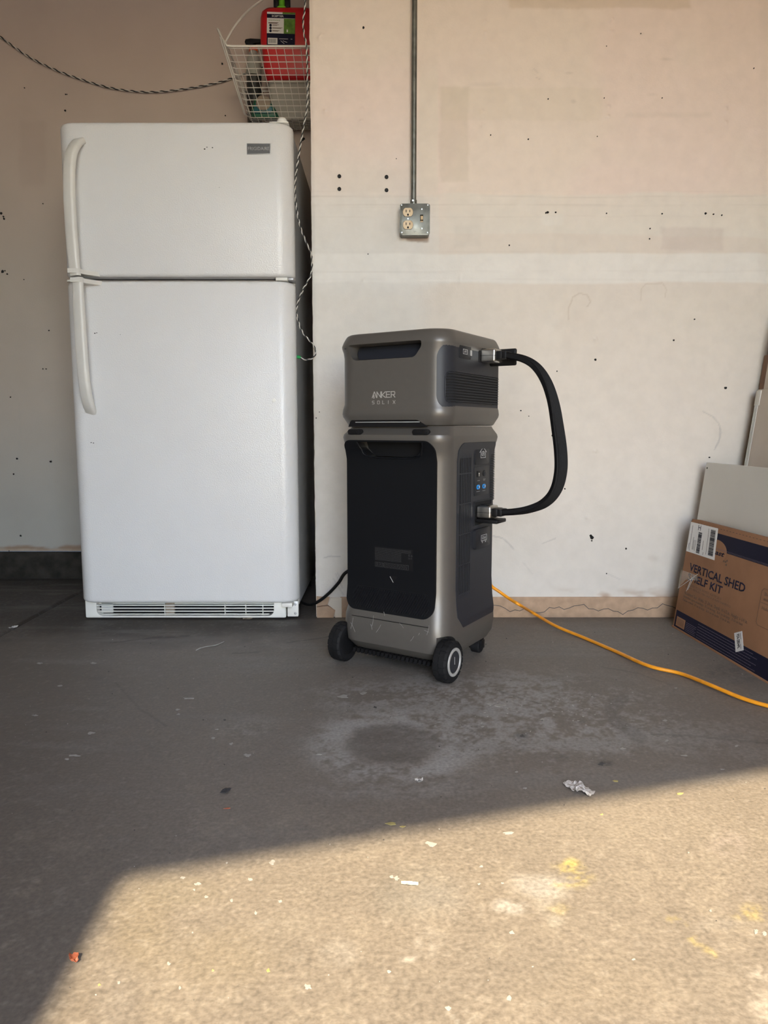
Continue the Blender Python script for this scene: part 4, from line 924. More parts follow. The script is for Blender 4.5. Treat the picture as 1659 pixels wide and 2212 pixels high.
# vent grille pocket: dark field with slats, starting on the corner
gz0, gz1 = Z(RT(1020, 872, -.003)[1]), Z(RT(1020, 809, -.003)[1]); sg0, sg1 = .004, s_b(HYB-.020)
print('grille', gz0+ZSEAM, gz1+ZSEAM)
wrap_panel('vent_field', sg0, sg1, gz0, gz1, (.014, .004, .004, .014), -.002, .0030, M_HOLE, eb, hx=hxb, hy=hyb, r=rb_, ns=40)
NS = 11
for k in range(NS):
    z = gz0+.0035+(gz1-gz0-.007)*k/(NS-1); e = .004 if k in (0, NS-1) else 0
    bm = bmesh.new(); path = [wrapP(sg0+.001+e+(sg1-sg0-.003-e)*j/30, z, .0042, hxb, hyb, rb_) for j in range(31)]
    sweep(bm, path, rrect(-.0011, .0011, -.0016, .0018, .0005, 2), side=(0, 0, 1)); obj('vent_slat', bm, M_SLATE, eb, smooth=50)
bm = bmesh.new()
path = []
for (s, z) in [(sg1-.004, gz1+.001), (sg0+.014, gz1+.001), (sg0+.004, gz1-.004), (sg0, gz1-.014), (sg0, gz0+.014), (sg0+.004, gz0+.004), (sg0+.014, gz0-.001), (sg1-.004, gz0-.001)]: path.append((s, z))
pp = []
for (a, b), (c, d) in zip(path[:-1], path[1:]):
    for j in range(8): t = j/8; pp.append(wrapP(a+(c-a)*t, b+(d-b)*t, .003, hxb, hyb, rb_))
sweep(bm, pp, circ(.0016, 6)); obj('vent_rim', bm, M_SLATE, eb, smooth=60)
# small flap with label and pill window
MRb = lambda e=0.0: frame((hxb+.0022+e, 0, 0), (0, 1, 0), (0, 0, 1))
def bpl(name, x0, y0, x1, y1, r, d, m, label=None, parent=eb):
    a = RT(x0, (y0+y1)/2, -.003)[0]; b = RT(x1, (y0+y1)/2, -.003)[0]; z0 = Z(RT((x0+x1)/2, y1, -.003)[1]); z1 = Z(RT((x0+x1)/2, y0, -.003)[1])
    bm = bmesh.new(); prism(bm, rrect(a, b, z0, z1, r, 5), 0, d, MRb(), bev=min(.0008, d*.4)); return obj(name, bm, m, parent, label=label), (a, b, z0, z1)
f3, (a, b, z0, z1) = bpl('port_flap', 990, 745, 1015, 775, .005, .0016, M_SLATE2, 'small square flap with an icon')
cy_, czz = (a+b)/2-.001, (z0+z1)/2; w_ = .013
strokes('plug_icon', [[(cy_-w_, czz-.006), (cy_+w_, czz-.006), (cy_+w_, czz+.006), (cy_-w_, czz+.006), (cy_-w_, czz-.006)], [(cy_-.006, czz-.003), (cy_-.002, czz+.003)], [(cy_-.002, czz+.003), (cy_+.003, czz-.002)], [(cy_+.006, czz+.003), (cy_+.006, czz+.001)]], .0013, M_ICON, f3, MRb(.0016))
bpl('status_window', 1013, 757, 1016.5, 769, .0012, .0028, M_ICON)
bpl('lead_socket', 1032, 753, 1062, 785, .004, .0008, M_HOLE)

# ================================================================ BATTERY LEAD
cl = thing('battery_cable', 'thick flat black braided cable looping between battery and power station', 'cable', (SCX, SCY, 0), -R_(TH))
y1 = RT(1037, 770)[0]; zA = RT(1040, 769)[1]; zB = RT(1032, 1106)[1]
print('plug', y1, zA, zB)
PY0 = y1; PW = .058
def plug(z, x0, lip, h=.0185, L_=.046):
    bm = bmesh.new(); add_box(bm, x0, x0+L_, PY0, PY0+PW, z-h, z+h, .006, 4); p = obj('metal_plug', bm, M_ALU, cl, smooth=40, label='brushed metal plug')
    bm = bmesh.new(); add_box(bm, x0-.0004, x0+L_+.0004, PY0-.0004, PY0+PW+.0004, z-.0009, z+.0001, .0002, 1); obj('plug_seam', bm, M_BLACK, p)
    box('strain_relief', x0+L_-.002, x0+L_+.018, PY0+.006, PY0+PW-.004, z-.0115, z+.0115, M_BLACK, p, bev=.004)
    box('strain_collar', x0+L_+.016, x0+L_+.030, PY0+.008, PY0+PW-.006, z-.0105, z+.0105, M_BLACK, p, bev=.003)
    return p
pa = plug(zA, HX-.001, 1); pb = plug(zB, HX-.006, 1)
box('plug_cover', HX+.004, HX+.085, PY0+PW-.004, PY0+PW+.006, zA-.026, zA+.021, M_BLACK, pa, bev=.0045, seg=3)
box('plug_cover', HX-.006, HX+.062, PY0-.002, PY0+PW+.006, zB-.031, zB-.020, M_BLACK, pb, bev=.003)
box('release_tab', HX+.004, HX+.026, PY0+.012, PY0+PW-.010, zB+.0185, zB+.0215, M_BLACK, pb, bev=.001)
box('release_tab', HX-.002, HX+.012, PY0+.008, PY0+PW-.010, zA+.0185, zA+.0205, M_BLACK, pa, bev=.001)
yc = PY0+PW/2-.001
def CP(px, py, yy=None):   # pixel -> station-local x,z in the vertical plane y = yc
    yy = yc if yy is None else yy
    p = hit(px, py, CC + _v*yy, _v) - CC; return (p.dot(_u), yy, p.z)
cpts = [(HX+.050, yc, zA-.001), (HX+.068, yc, zA-.001), CP(1130, 775), CP(1158, 792), CP(1180, 824), CP(1195, 868), CP(1204, 920), CP(1211, 975), CP(1211, 1020), CP(1200, 1060), CP(1176, 1087), CP(1140, 1101), CP(1105, 1106), (HX+.052, yc, zB), (HX+.040, yc, zB)]
path = spline(cpts, 7); n = len(path)
seco = []
NR = 9
for k in range(NR*4+1):  # ribbed flat sleeve
    a = -.019+.038*k/(NR*4); seco.append((a, .0095*math.sqrt(max(0.05, 1-(a/.0205)**4))*(1-.22*abs(math.sin(math.pi*k/4)))))
seco = [(a, b) for a, b in seco] + [(a, -b) for a, b in seco[::-1]]
tw = [.0+1.0*math.exp(-((i/n-.52)/.25)**2)*.55 for i in range(n)]
bm = bmesh.new(); sweep(bm, path, seco, side=(0, 1, 0), twist=tw); obj('sleeve', bm, M_SLEEVE, cl, smooth=50)

# ================================================================ CORDS
oc = [at_y(1052, 1258, 2.36), at_y(1063, 1267, 2.38), at_y(1080, 1279, 2.38), at_y(1100, 1293, 2.36), at_y(1125, 1308, 2.33)]
oc[0].z = .19
gl = [(1150, 1323, .028), (1200, 1352, .014), (1260, 1377, .006), (1330, 1407, .006), (1400, 1438, .012), (1470, 1455, .006), (1530, 1478, .012), (1600, 1507, .008), (1659, 1525, .006), (1720, 1538, .006), (1800, 1560, .006)]
op = spline(oc + [at_z(x, y, z) for x, y, z in gl] + [(1.22, 1.35, .006), (1.16, .95, .006), (1.2, .5, .006), (1.1, .0, .006)], 8)
o = tube('extension_cord', op, .0052, M_ORANGE, None, n=10); tag(o, 'orange extension cord trailing from the power station across the floor', 'cord')
bc = spline([at_y(790, 1215, 2.50), at_y(748, 1236, 2.50), at_y(732, 1258, 2.51), at_y(712, 1280, 2.53), at_y(690, 1298, 2.555), at_y(670, 1306, 2.62), at_y(650, 1300, 2.72), at_y(640, 1290, 2.95)], 8)
o = tube('black_cord', bc, .0058, M_BLACK, None, n=10); tag(o, 'black power cord going behind the refrigerator from the power station', 'cord')
def twisted(name, label, path, pitch=.024, amp=.0017, r=.0019, w0=M_WSTR, group=None):
    root = thing(name, label, 'cord', path[0], 0, group)
    P = [Vector(p) for p in path]; out = [P[0]]; 
    for a, b in zip(P[:-1], P[1:]):
        l = (b-a).length; m = max(1, int(l/.003))
        for k in range(1, m+1): out.append(a+(b-a)*k/m)
    for ph, m in ((0, M_WSTR), (math.pi, M_BSTR)):
        s = 0; Q = []
        for i, p in enumerate(out):
            t = (out[min(i+1, len(out)-1)]-out[max(i-1, 0)]).normalized(); n1 = t.cross(Vector((0, 1, 0))).normalized(); n2 = t.cross(n1)
            if i: s += (p-out[i-1]).length
            a = ph+2*math.pi*s/pitch; Q.append(p+n1*(amp*math.cos(a))+n2*(amp*math.sin(a))-P[0])
        bm = bmesh.new(); sweep(bm, Q, circ(r, 6)); obj('white_strand' if ph == 0 else 'black_strand', bm, m, root, smooth=60)
    return root
yw = YA-.012
wp = [(-80, 20), (-30, 58), (0, 79), (60, 121), (120, 151), (180, 173), (240, 190), (300, 198), (345, 198), (400, 192), (460, 181), (505, 168), (536, 156), (570, 143), (610, 128)]
tw1 = twisted('twisted_cord', 'black and white twisted cord sagging along the wall left of the basket', spline([at_y(x, y, yw) for x, y in wp], 10), pitch=.042, amp=.002, r=.0023)
hp_ = [(660, -30), (659, 15), (655, 45), (657, 75), (662, 100), (664, 160), (664, 225), (658, 262), (648, 320), (639, 380), (638, 425), (646, 480), (660, 520), (671, 545), (674, 570), (671, 595), (655, 625), (643, 655), (641, 680), (652, 715), (668, 735), (678, 748), (682, 762), (675, 774), (664, 777), (653, 775), (648, 772)]
hpath = spline([at_y(x, y, YW-.014 if 8 < i < 24 else YW-.012) for i, (x, y) in enumerate(hp_)], 8)
tw2 = twisted('hanging_cord', 'black and white twisted cord hanging beside the refrigerator, green cap on its end', hpath, pitch=.028, amp=.0017, r=.0019)
e = hpath[-1]-Vector(tw2.location); bm = bmesh.new(); lathe(bm, [(0, 0), (.004, 0), (.0055, .004), (.0062, .012), (.0045, .014), (0, .014)], frame(e+Vector((.003, 0, 0)), (0, 1, 0), (0, 0, 1), (-1, 0, .15)), 10); obj('wire_nut', bm, M_WNUT, tw2, label='green wire nut')

# ================================================================ ELECTRICAL BOX AND CONDUIT
YF = 2.533; e0 = at_y(864, 440, YF); e1 = at_y(928.5, 508, YF); ex0, ex1, ez0, ez1 = e0.x, e1.x, e1.z, e0.z
ecx, ecz = (ex0+ex1)/2, (ez0+ez1)/2; EO = (ecx, YF, ecz)
el = thing('electrical_box', 'galvanised outlet and switch box mounted on the wall under the conduit', 'outlet', (ecx, YF, ecz))
w_, h_ = (ex1-ex0)/2, (ez1-ez0)/2
bm = bmesh.new(); prism(bm, rrect(-w_+.001, w_-.001, -h_+.001, h_-.001, .008, 6), -.047, -.001, frame((0, 0, 0), (1, 0, 0), (0, 0, 1))); obj('housing', bm, M_GALV, el)
bm = bmesh.new(); prism(bm, rrect(-w_, w_, -h_, h_, .008, 6), -.001, .0022, frame((0, 0, 0), (1, 0, 0), (0, 0, 1)), bev=.0014); cv = obj('cover_plate', bm, M_GALV, el)
ME = lambda x, z, d=0.0: frame((x, -.0022-d, z), (1, 0, 0), (0, 0, 1))
def ep(px, py): p = at_y(px, py, YF); return p.x-ecx, p.z-ecz
for (px, py) in ((881.2, 459), (881.2, 486.5)):
    x, z = ep(px, py); out = []
    for k in range(40):
        a = 2*math.pi*k/40; out.append((x+.0172*math.cos(a), z+max(-.0138, min(.0138, .0172*math.sin(a)))))
    bm = bmesh.new(); prism(bm, [((p[0]-x)*1.06+x, (p[1]-z)*1.06+z) for p in out], 0, .0003, ME(0, 0)); obj('outlet_gap', bm, M_HOLE, el)
    bm = bmesh.new(); prism(bm, out, 0, .0022, ME(0, 0), bev=.0008); rc_ = obj('receptacle', bm, M_IVORY, el, label='ivory receptacle face')
    for sx, hh in ((-.0063, .0085), (.0063, .0075)): box('blade_slot', x+sx-.0013, x+sx+.0013, -.00455, -.004, z+.0035-hh/2, z+.0035+hh/2, M_HOLE, rc_)
    bm = bmesh.new(); prism(bm, [(x+.003*math.cos(a), z-.0078+.003*math.sin(a)) for a in [math.pi*k/8 for k in range(9)]]+[(x-.003, z-.0115), (x+.003, z-.0115)], .0022, .0025, ME(0, 0)); obj('ground_slot', bm, M_HOLE, rc_)
def escrew(px, py, r=.0032):
    x, z = ep(px, py); bm = bmesh.new(); lathe(bm, [(0, .0012), (r*.7, .0011), (r, .0003), (r, 0)], ME(x, z), 14); s = obj('screw', bm, M_STEEL, el)
    box('screw_slot', x-r*.8, x+r*.8, -.0036, -.0034, z-.0004, z+.0004, M_HOLE, s)
for p in ((867.5, 443), (924, 443), (868, 502.5), (923.5, 502.5), (881.2, 472.8), (911.3, 452), (911.3, 494)): escrew(*p, r=.0032 if p[0] not in (867.5, 924, 868, 923.5) else .0028)
x, z = ep(910.8, 472.5)
box('switch_slot', x-.0052, x+.0052, -.0028, -.0020, z-.0125, z+.0125, M_HOLE, el)
box('switch_toggle', x-.0040, x+.0040, -.0125, -.0022, z-.0085, z+.004, M_IVORY, el, bev=.001, M=Matrix.Translation((0, 0, z)) @ Matrix.Rotation(R_(-14), 4, 'X') @ Matrix.Translation((0, 0, -z)))
box('switch_bezel', x-.0050, x+.0050, -.0034, -.0022, z-.0118, z-.009, M_IVORY, el)
strokes('stamp_mark', [[(-.004, -h_+.012), (-.001, -h_+.012)], [(.0005, -h_+.012), (.0035, -h_+.012)], [(-.003, -h_+.009), (-.001, -h_+.009)]], .0008, M_BLACK, el, ME(0, 0), depth=.0002, kind='stuff')
ccx = at_y(893.5, 430, YF+.018).x-ecx
bm = bmesh.new(); lathe(bm, [(0, h_-.002), (.0115, h_-.002), (.0118, h_+.006), (.0112, h_+.007), (.0112, h_+.016), (.0095, h_+.018), (0, h_+.018)], Matrix.Translation((ccx, .018, 0)), 20); cn = obj('conduit_connector', bm, M_GALV, el)
bm = bmesh.new(); lathe(bm, [(0, .004), (.003, .004), (.0032, 0)], frame((ccx-.003, .008, h_+.012), (1, 0, 0), (0, 0, 1)), 10); obj('set_screw', bm, M_STEEL, cn)
for k, dx in enumerate((-.018, .006)): box('knockout', dx, dx+.016, .008, .034, -h_-.0002, -h_+.002, M_GALV, el)
bm = bmesh.new(); add = [(0, 0, ecz+h_+.015), (0, 0, ZC)]
sweep(bm, [Vector((0, 0, ecz+h_+.012)), Vector((0, 0, 1.9)), Vector((.0015, 0, ZC))], circ(.0090, 20))
cd = obj('conduit', bm, M_GALV, None, smooth=60); cd.location = (ecx+ccx, YF+.018, 0); tag(cd, 'vertical metal conduit pipe running up the wall from the outlet box', 'pipe')

# ================================================================ WIRE BASKET AND CONTENTS
b0 = at_y(490, 99, 2.86); b1 = at_y(668, 103, 2.86); c0 = at_y(541, 254, 3.09); c1 = at_y(668, 259, 3.09)
BK = 3.22
wb_ = thing('wire_basket', 'white wire basket hanging above the refrigerator with bottles inside', 'basket', (b0.x, 2.86, c0.z))
WO = Vector(wb_.location)
def wire(name, pts, r, label=None, m=M_WIREW): return tube(name, [Vector(p)-WO for p in pts], r, m, wb_, n=6, label=label)
XRt = -.262
def lerp(a, b, t): return a+(b-a)*t
def FP(s, t):   # front plane: s along, t down
    L0, L1 = Vector((b0.x, 2.86, b0.z)), Vector((c0.x, 3.09, c0.z)); a = L0.lerp(L1, t); xr = XRt-.004
    return Vector((lerp(a.x, xr, s), a.y, a.z))
nrow = 12
wire('rim', [(b0.x-.020, 2.80, b0.z+.030), (b0.x-.012, 2.83, b0.z+.012), (b0.x, 2.858, b0.z), (b0.x+.02, 2.86, b0.z-.001), (XRt-.002, 2.86, b0.z-.002)], .0042)
wire('rim', [(b0.x, 2.858, b0.z), (b0.x, BK, b0.z), (XRt-.002, BK, b0.z)], .0040)
for k in range(nrow):
    t = (k+.45)/(nrow-.4) if k else .018+.022
    t = .035+.965*k/(nrow-1); A = FP(0, t); B = FP(1, t); d = .014
    back = Vector((lerp(b0.x, c0.x, t), BK-.02, A.z))
    wire('wire', [A+Vector((-.012, .012, .012)), A+Vector((-.006, .003, .004)), A+Vector((.006, 0, 0)), B] if k else [A+Vector((-.006, 0, .006)), A+Vector((.008, 0, 0)), B], .0016)
    wire('side_wire', [A+Vector((-.012, .012, .012)), back], .0010)
for k in range(1, 11):
    s = (k-.25)/10.2; a = FP(s, 0); b = FP(s, 1); wire('wire', [a, b], .0012)
for k in range(1, 8):
    y = lerp(3.09, BK, k/8); wire('bottom_wire', [(c0.x, y, c0.z), (XRt-.005, y, c0.z+.0)], .0014)
for k in range(11):
    s = k/10.; x = lerp(c0.x, XRt-.006, s); wire('bottom_wire', [(x, 3.09, c0.z), (x, BK, c0.z)], .0014)
for k in range(9):
    x = lerp(b0.x, XRt-.006, k/8.); wire('back_wire', [(x, BK, b0.z), (lerp(c0.x, XRt-.006, k/8.), BK, c0.z)], .0014)
for k in range(4):
    f = .25+.25*k; y = lerp(2.87, BK, f); y2 = lerp(3.09, BK, f); wire('side_wire', [(b0.x, y, b0.z), (c0.x, y2, c0.z)], .0014)
for dx, px in ((0, 0), (.010, 0)):
    e0_ = at_y(475, 79, 2.80); e1_ = at_y(528, 247, 3.0)
    wire('end_wire', [(e0_.x+dx, 2.80, e0_.z-dx), (lerp(e0_.x, e1_.x, .5)+dx*.7, 2.90, lerp(e0_.z, e1_.z, .5)), (e1_.x+dx*.4, 3.0, e1_.z), (c0.x, 3.09, c0.z)], .0024)
wire('handle', spline([at_y(487, 96, 2.86), at_y(490, 86, 2.87), at_y(508, 55, 2.90), at_y(535, 24, 2.95), at_y(566, 0, 3.0), at_y(600, -22, 3.05), at_y(640, -34, 3.10), at_y(680, -36, 3.15)], 6), .0040, 'white bail handle')
# contents, standing on the basket floor
zf = c0.z+.002
def pxy(px, py, y): return at_y(px, py, y)
# white tub under the can
t0, t1 = pxy(578, 172, 3.10), pxy(640, 200, 3.10)
bm = bmesh.new(); xa, xb = t0.x, XRt-.008
secs = [(0, .012), (.01, .004), (.05, .002), (.055, 0), (t0.z-zf-.002, 0), (t0.z-zf, .004)]
hh_ = t0.z-zf
loft(bm, [(0, rrect(.012, xb-xa-.012, .008, .098, .012)), (.01, rrect(.007, xb-xa-.007, .004, .102, .014)), (hh_-.014, rrect(.002, xb-xa-.002, .001, .105, .016)), (hh_-.012, rrect(-.001, xb-xa+.001, -.002, .108, .016)), (hh_, rrect(0, xb-xa, 0, .106, .016))])
o = obj('plastic_tub', bm, M_WHITEC, None); o.location = (xa, 3.105, zf); tag(o, 'whitish plastic tub in the wire basket beneath the red can', 'container')
# red fuel can
can_y = 3.085; q0 = pxy(562, 170, can_y); q1 = pxy(652, 10, can_y); cw = XRt-.004-q0.x
gc = thing('fuel_can', 'red plastic fuel can with a green spout base in the wire basket', 'fuel can', (q0.x, can_y, zf+hh_+.001))
hc = q1.z-(zf+hh_)
bm = bmesh.new(); dpt = .11
loft(bm, [(0, rrect(.028, cw-.004, .02, dpt-.02, .02)), (.006, rrect(.020, cw-.002, .012, dpt-.012, .025)), (.02, rrect(.014, cw-.001, .005, dpt-.005, .028)), (hc*.5, rrect(.004, cw, 0, dpt, .03)), (hc*.52, rrect(.0, cw, -.001, dpt, .03)), (hc*.86, rrect(.002, cw-.004, 0, dpt, .03)), (hc*.94, rrect(.006, cw-.010, .004, dpt-.004, .03)), (hc*.985, rrect(.016, cw-.022, .014, dpt-.014, .028)), (hc, rrect(.03, cw-.034, .024, dpt-.024, .025))])
obj('can_body', bm, M_RED, gc, smooth=50)
gx = pxy(609, 5, can_y+.05).x-q0.x
bm = bmesh.new(); lathe(bm, [(0, .0), (.026, 0), (.026, .010), (.022, .014), (.014, .016), (.013, .05), (0, .05)], Matrix.Translation((gx, .05, hc-.002)), 20); obj('spout_base', bm, M_GREEN, gc)
box('spout_clip', gx-.032, gx-.012, .03, .06, hc+.006, hc+.05, M_BLACK, gc, bev=.004); box('spout_clip', gx+.014, gx+.034, .03, .06, hc+.006, hc+.05, M_BLACK, gc, bev=.004)
# can label
la0 = pxy(575, 26, can_y-.002); lb0 = pxy(637, 98, can_y-.002)
lw, lh = lb0.x-la0.x, la0.z-lb0.z; ox, oz = la0.x-q0.x, lb0.z-(zf+hh_+.001)
ML = frame((ox, -.0025, oz), (1, 0, -.03), (.03, 0, 1))
pl = box('can_label', 0, lw, 0, lh, 0, .0015, M_PAPER, gc, M=ML, label='printed white, blue and green label')
box('label_band', 0, lw, lh*.82, lh*.94, .0015, .0019, M_NAVY, pl, M=ML); box('label_band', 0, lw, 0, lh*.36, .0015, .0019, M_NAVY, pl, M=ML)
box('label_photo', lw*.60, lw, lh*.36, lh*.81, .0015, .0019, M_LIME, pl, M=ML); box('label_photo', lw*.55, lw, lh*.945, lh, .0015, .0019, M_LIME, pl, M=ML)
MLt = lambda x, z: ML @ Matrix.Translation((x, z, .0019))
text('label_text', 'SCEPTER', M_PAPER, pl, MLt(lw*.17, lh*.853), width=lw*.42, height=lh*.055, bold=.02, depth=.0003)
text('label_text', '1', M_PAPER, pl, MLt(lw*.70, lh*.41), width=lw*.05, height=lh*.075, bold=.02, depth=.0003)
text('label_text', 'SmartControl', M_LIME, pl, MLt(lw*.06, lh*.74), width=lw*.40, height=lh*.035, depth=.0003)
bm = bmesh.new(); bm2 = bmesh.new()
for k in range(3):
    lathe(bm, [(0, .0005), (lw*.045, .0005), (lw*.045, 0)], MLt(lw*.13, lh*(.60-.085*k)), 14); strokes('', [[(lw*.2, lh*(.615-.085*k)), (lw*(.42, .55, .45)[k], lh*(.615-.085*k))], [(lw*.2, lh*(.595-.085*k)), (lw*(.36, .5, .4)[k], lh*(.595-.085*k))]], lw*.012, None, None, MLt(0, 0), bm=bm2)
strokes('', [[(lw*.06, lh*.68), (lw*.4, lh*.68)], [(lw*.06, lh*.66), (lw*.36, lh*.66)]], lw*.015, None, None, MLt(0, 0), bm=bm2)
obj('label_dot', bm, M_NAVY, pl, kind='stuff'); obj('label_print', bm2, M_BINK, pl, kind='stuff')
box('barcode_field', lw*.04, lw*.38, lh*.03, lh*.22, .0019, .0022, M_PAPER, pl, M=ML)
strokes('barcode', [[(lw*(.07+.02*k), lh*.07), (lw*(.07+.02*k), lh*.19)] for k in range(14)], lw*.008, M_INK, pl, MLt(0, 0) @ Matrix.Translation((0, 0, .0004)), kind='stuff')
strokes('label_print', [[(lw*.44, lh*.2), (lw*.75, lh*.2)], [(lw*.5, lh*.14), (lw*.62, lh*.06)], [(lw*.58, lh*.14), (lw*.72, lh*.1)], [(lw*.85, lh*.2), (lw*.9, lh*.2)]], lw*.012, M_PAPER, pl, MLt(0, 0), kind='stuff')
# dark spray bottle behind the mesh, left of the can
sp0 = pxy(553, 205, 3.13)
sb_ = thing('spray_bottle', 'dark spray bottle with orange-red collar left of the red can', 'bottle', (sp0.x-.013, 3.165, zf))
ht = pxy(553, 103, 3.15).z-zf
bm = bmesh.new(); lathe(bm, [(0, 0), (.027, 0), (.0305, .01), (.0305, ht*.62), (.031, ht*.64)], None, 28); obj('bottle_body', bm, M_OLIVE, sb_, smooth=50)
bm = bmesh.new(); lathe(bm, [(.031, ht*.64), (.030, ht*.78), (.026, ht*.88), (.016, ht*.95), (.014, ht)], None, 28); obj('bottle_shoulder', bm, M_GREYPL, sb_, smooth=50)
bm = bmesh.new(); lathe(bm, [(0, ht+.012), (.012, ht+.012), (.017, ht+.008), (.018, ht-.008), (0, ht-.008)], None, 20); obj('bottle_collar', bm, M_REDOR, sb_)
bm = bmesh.new(); prism(bm, [(-.030, .012), (-.034, .020), (-.030, .030), (-.010, .033), (.030, .030), (.045, .028), (.045, .018), (.010, .018), (.0, .010), (-.012, .006), (-.022, .006)], -.010, .010, frame((0, 0, ht+.006), (1, 0, 0), (0, 0, 1)), bev=.002); obj('trigger_head', bm, M_BLACK, sb_)
# green and teal bottle lying at the bottom
g0 = pxy(540, 252, 3.10); g1_ = pxy(602, 215, 3.12)
tb_ = thing('green_bottle', 'dark green bottle with teal label at the basket bottom', 'bottle', (g0.x+.062, 3.115-.005, zf))
gh = .052; gw = .056
bm = bmesh.new(); loft(bm, [(0, rrect(-gw+.01, gw-.01, -.02, .010, .012)), (.006, rrect(-gw, gw, -.024, .010, .014)), (gh*.6, rrect(-gw, gw*.8, -.024, .010, .014)), (gh, rrect(-gw*.9, gw*.55, -.020, .008, .014)), (gh+.02, rrect(-gw*.8, gw*.2, -.014, .006, .009))]); obj('bottle_body', bm, M_DGREEN, tb_, smooth=50)
bm = bmesh.new(); prism(bm, [(-.045, .012), (.025, .012), (.034, .028), (.020, .062), (-.030, .064), (-.040, .040)], 0, .003, frame((0, -.0245, 0), (1, 0, 0), (0, 0, 1)), bev=.001); obj('bottle_label', bm, M_TEAL, tb_)
bm = bmesh.new(); lathe(bm, [(0, .004), (.026, .003), (.030, 0)], frame((-.004, -.0275, .052), (1, 0, 0), (0, 0, .62)), 24)
obj('label_oval', bm, M_BEIGE, tb_)
g3 = pxy(590, 178, 3.10)

# ================================================================ CARTON
BA = at_z(1453, 1353); BB = at_z(1659, 1476); ea = (BB-BA); ea.z = 0; ea.normalize()
LEAN = R_(7.4); side_ = Vector((-ea.y, ea.x, 0))           # horizontal, towards +x
if side_.x < 0: side_ = -side_
eb_ = (Vector((0, 0, 1))*math.cos(LEAN) + side_*math.sin(LEAN)); en = ea.cross(eb_).normalized()
if en.x > 0: en = -en
BL, BHH, BT = .78, .392, .034
tpt = hit(1491, 1121, BA, en)-BA; BHH = tpt.dot(eb_); print('box H', BHH, tpt.dot(ea), 'n', en)
zoff = BT*math.sin(LEAN)     # rear lower edge touches first
cb = thing('shelf_kit_carton', 'flat brown cardboard carton with navy print leaning against the white board', 'box', (BA.x, BA.y, 0))
MC = Matrix.Identity(4)
for i in range(3): MC[i][0] = ea[i]; MC[i][1] = eb_[i]; MC[i][2] = en[i]
MC = Matrix.Translation((0, 0, .001)) @ MC
bm = bmesh.new(); add_box(bm, 0, BL, 0, BHH, -BT, -.001, .004, 2, M=MC); carton = obj('carton_body', bm, M_CARD, cb)
box('carton_face', .001, BL, .001, BHH-.006, -.0012, .0006, M_CARD, cb, bev=.0005, M=MC)
box('carton_flap', -.001, BL+.001, BHH-.003, BHH+.001, -BT*.98, -.003, M_CARD, cb, bev=.001, M=MC)
box('flap_lip', .0, BL, -.004, .004, -.012, .004, M_CARD, cb, bev=.0015, M=MC)
def BX(px, py): p = hit(px, py, BA, en)-BA; return p.dot(ea), p.dot(eb_)
def C6(x, y): return BX(1430+x/3.812, 960+y/3.812)
def decal(name, pts, m, d0=.0006, d1=.0010, parent=cb, label=None, kind=None):
    bm = bmesh.new(); prism(bm, pts, d0, d1, MC); return obj(name, bm, m, parent, smooth=0, label=label, kind=kind)
for nm, q in (('tl', (465, 735)), ('tr', (873, 850)), ('bl', (540, 920)), ('br', (873, 990)), ('t2', (120, 1378)), ('t2r', (873, 1745)), ('b2', (95, 1512)), ('b2r', (873, 1950)), ('V', (222, 1045)), ('D', (680, 1215)), ('Vt', (222, 980)), ('top', (240, 620)), ('topr', (873, 760))): print(nm, [round(v, 3) for v in C6(*q)])
b_t1 = (C6(465, 735)[1]+C6(873, 850)[1])/2; b_b1 = (C6(540, 920)[1]+C6(873, 990)[1])/2
decal('navy_band', [(.004, b_b1), (BL, b_b1), (BL, b_t1), (.004, b_t1)], M_NAVY)
b_t2 = (C6(120, 1378)[1]+C6(873, 1745)[1])/2; b_b2 = (C6(95, 1512)[1]+C6(873, 1950)[1])/2
decal('navy_band', [(.010, b_b2), (BL, b_b2), (BL, b_t2), (.010, b_t2)], M_NAVY)
oc_ = C6(445, 880); orx = C6(540, 880)[0]-oc_[0]; ory = (C6(470, 790)[1]-oc_[1])
decal('emblem_oval', [(oc_[0]+orx*math.cos(2*math.pi*k/28), oc_[1]+ory*math.sin(2*math.pi*k/28)) for k in range(28)], M_CARD, .0010, .0014)
tp = C6(445, 898); te = C6(515, 915)
MT = lambda a, b, d=.0014: MC @ Matrix.Translation((a, b, d))
text('emblem_lettering', 'ast', M_NAVY, cb, MT(tp[0]-.004, tp[1]-.004), width=te[0]-tp[0]+.006, height=abs(C6(470, 860)[1]-C6(470, 905)[1])*.9, bold=.02, shear=.3, depth=.0004)
v0, v1, vt = C6(222, 1045), C6(682, 1215), C6(222, 980)
text('title_lettering', 'VERTICAL SHED', M_NAVY, cb, MT(v0[0], (v0[1]+v1[1])/2, .0006), width=v1[0]-v0[0], height=abs(vt[1]-v0[1]), bold=.018, depth=.0004)
s0, s1, st = C6(210, 1122), C6(492, 1230), C6(210, 1060)
text('title_lettering', 'SHELF KIT', M_NAVY, cb, MT(s0[0], (s0[1]+s1[1])/2, .0006), width=s1[0]-s0[0], height=abs(st[1]-s0[1]), bold=.018, depth=.0004)
def tline(s, a, b, hpx, m, bold=0.006, split=None):
    p, q = C6(*a), C6(*b); text('carton_text', s, m, cb, MT(p[0], (p[1]+q[1])/2, .0006), width=q[0]-p[0], height=hpx, bold=bold, depth=.0003)
tline('ETAGERE POUR REMISE VERTICALE', (200, 1165), (490, 1280), .0085, M_BINK2, 0)
tline('ESTANTES VERTICALES PARA CASETA DE ALMACENAMIENTO', (195, 1185), (565, 1345), .0075, M_BINK2, 0)
tline('Assembled Size:  Width: 27-3/4 in.  Depth: 14-1/2 in.  Height: 1-1/4 in.', (183, 1240), (705, 1470), .0110, M_BINK, .010)
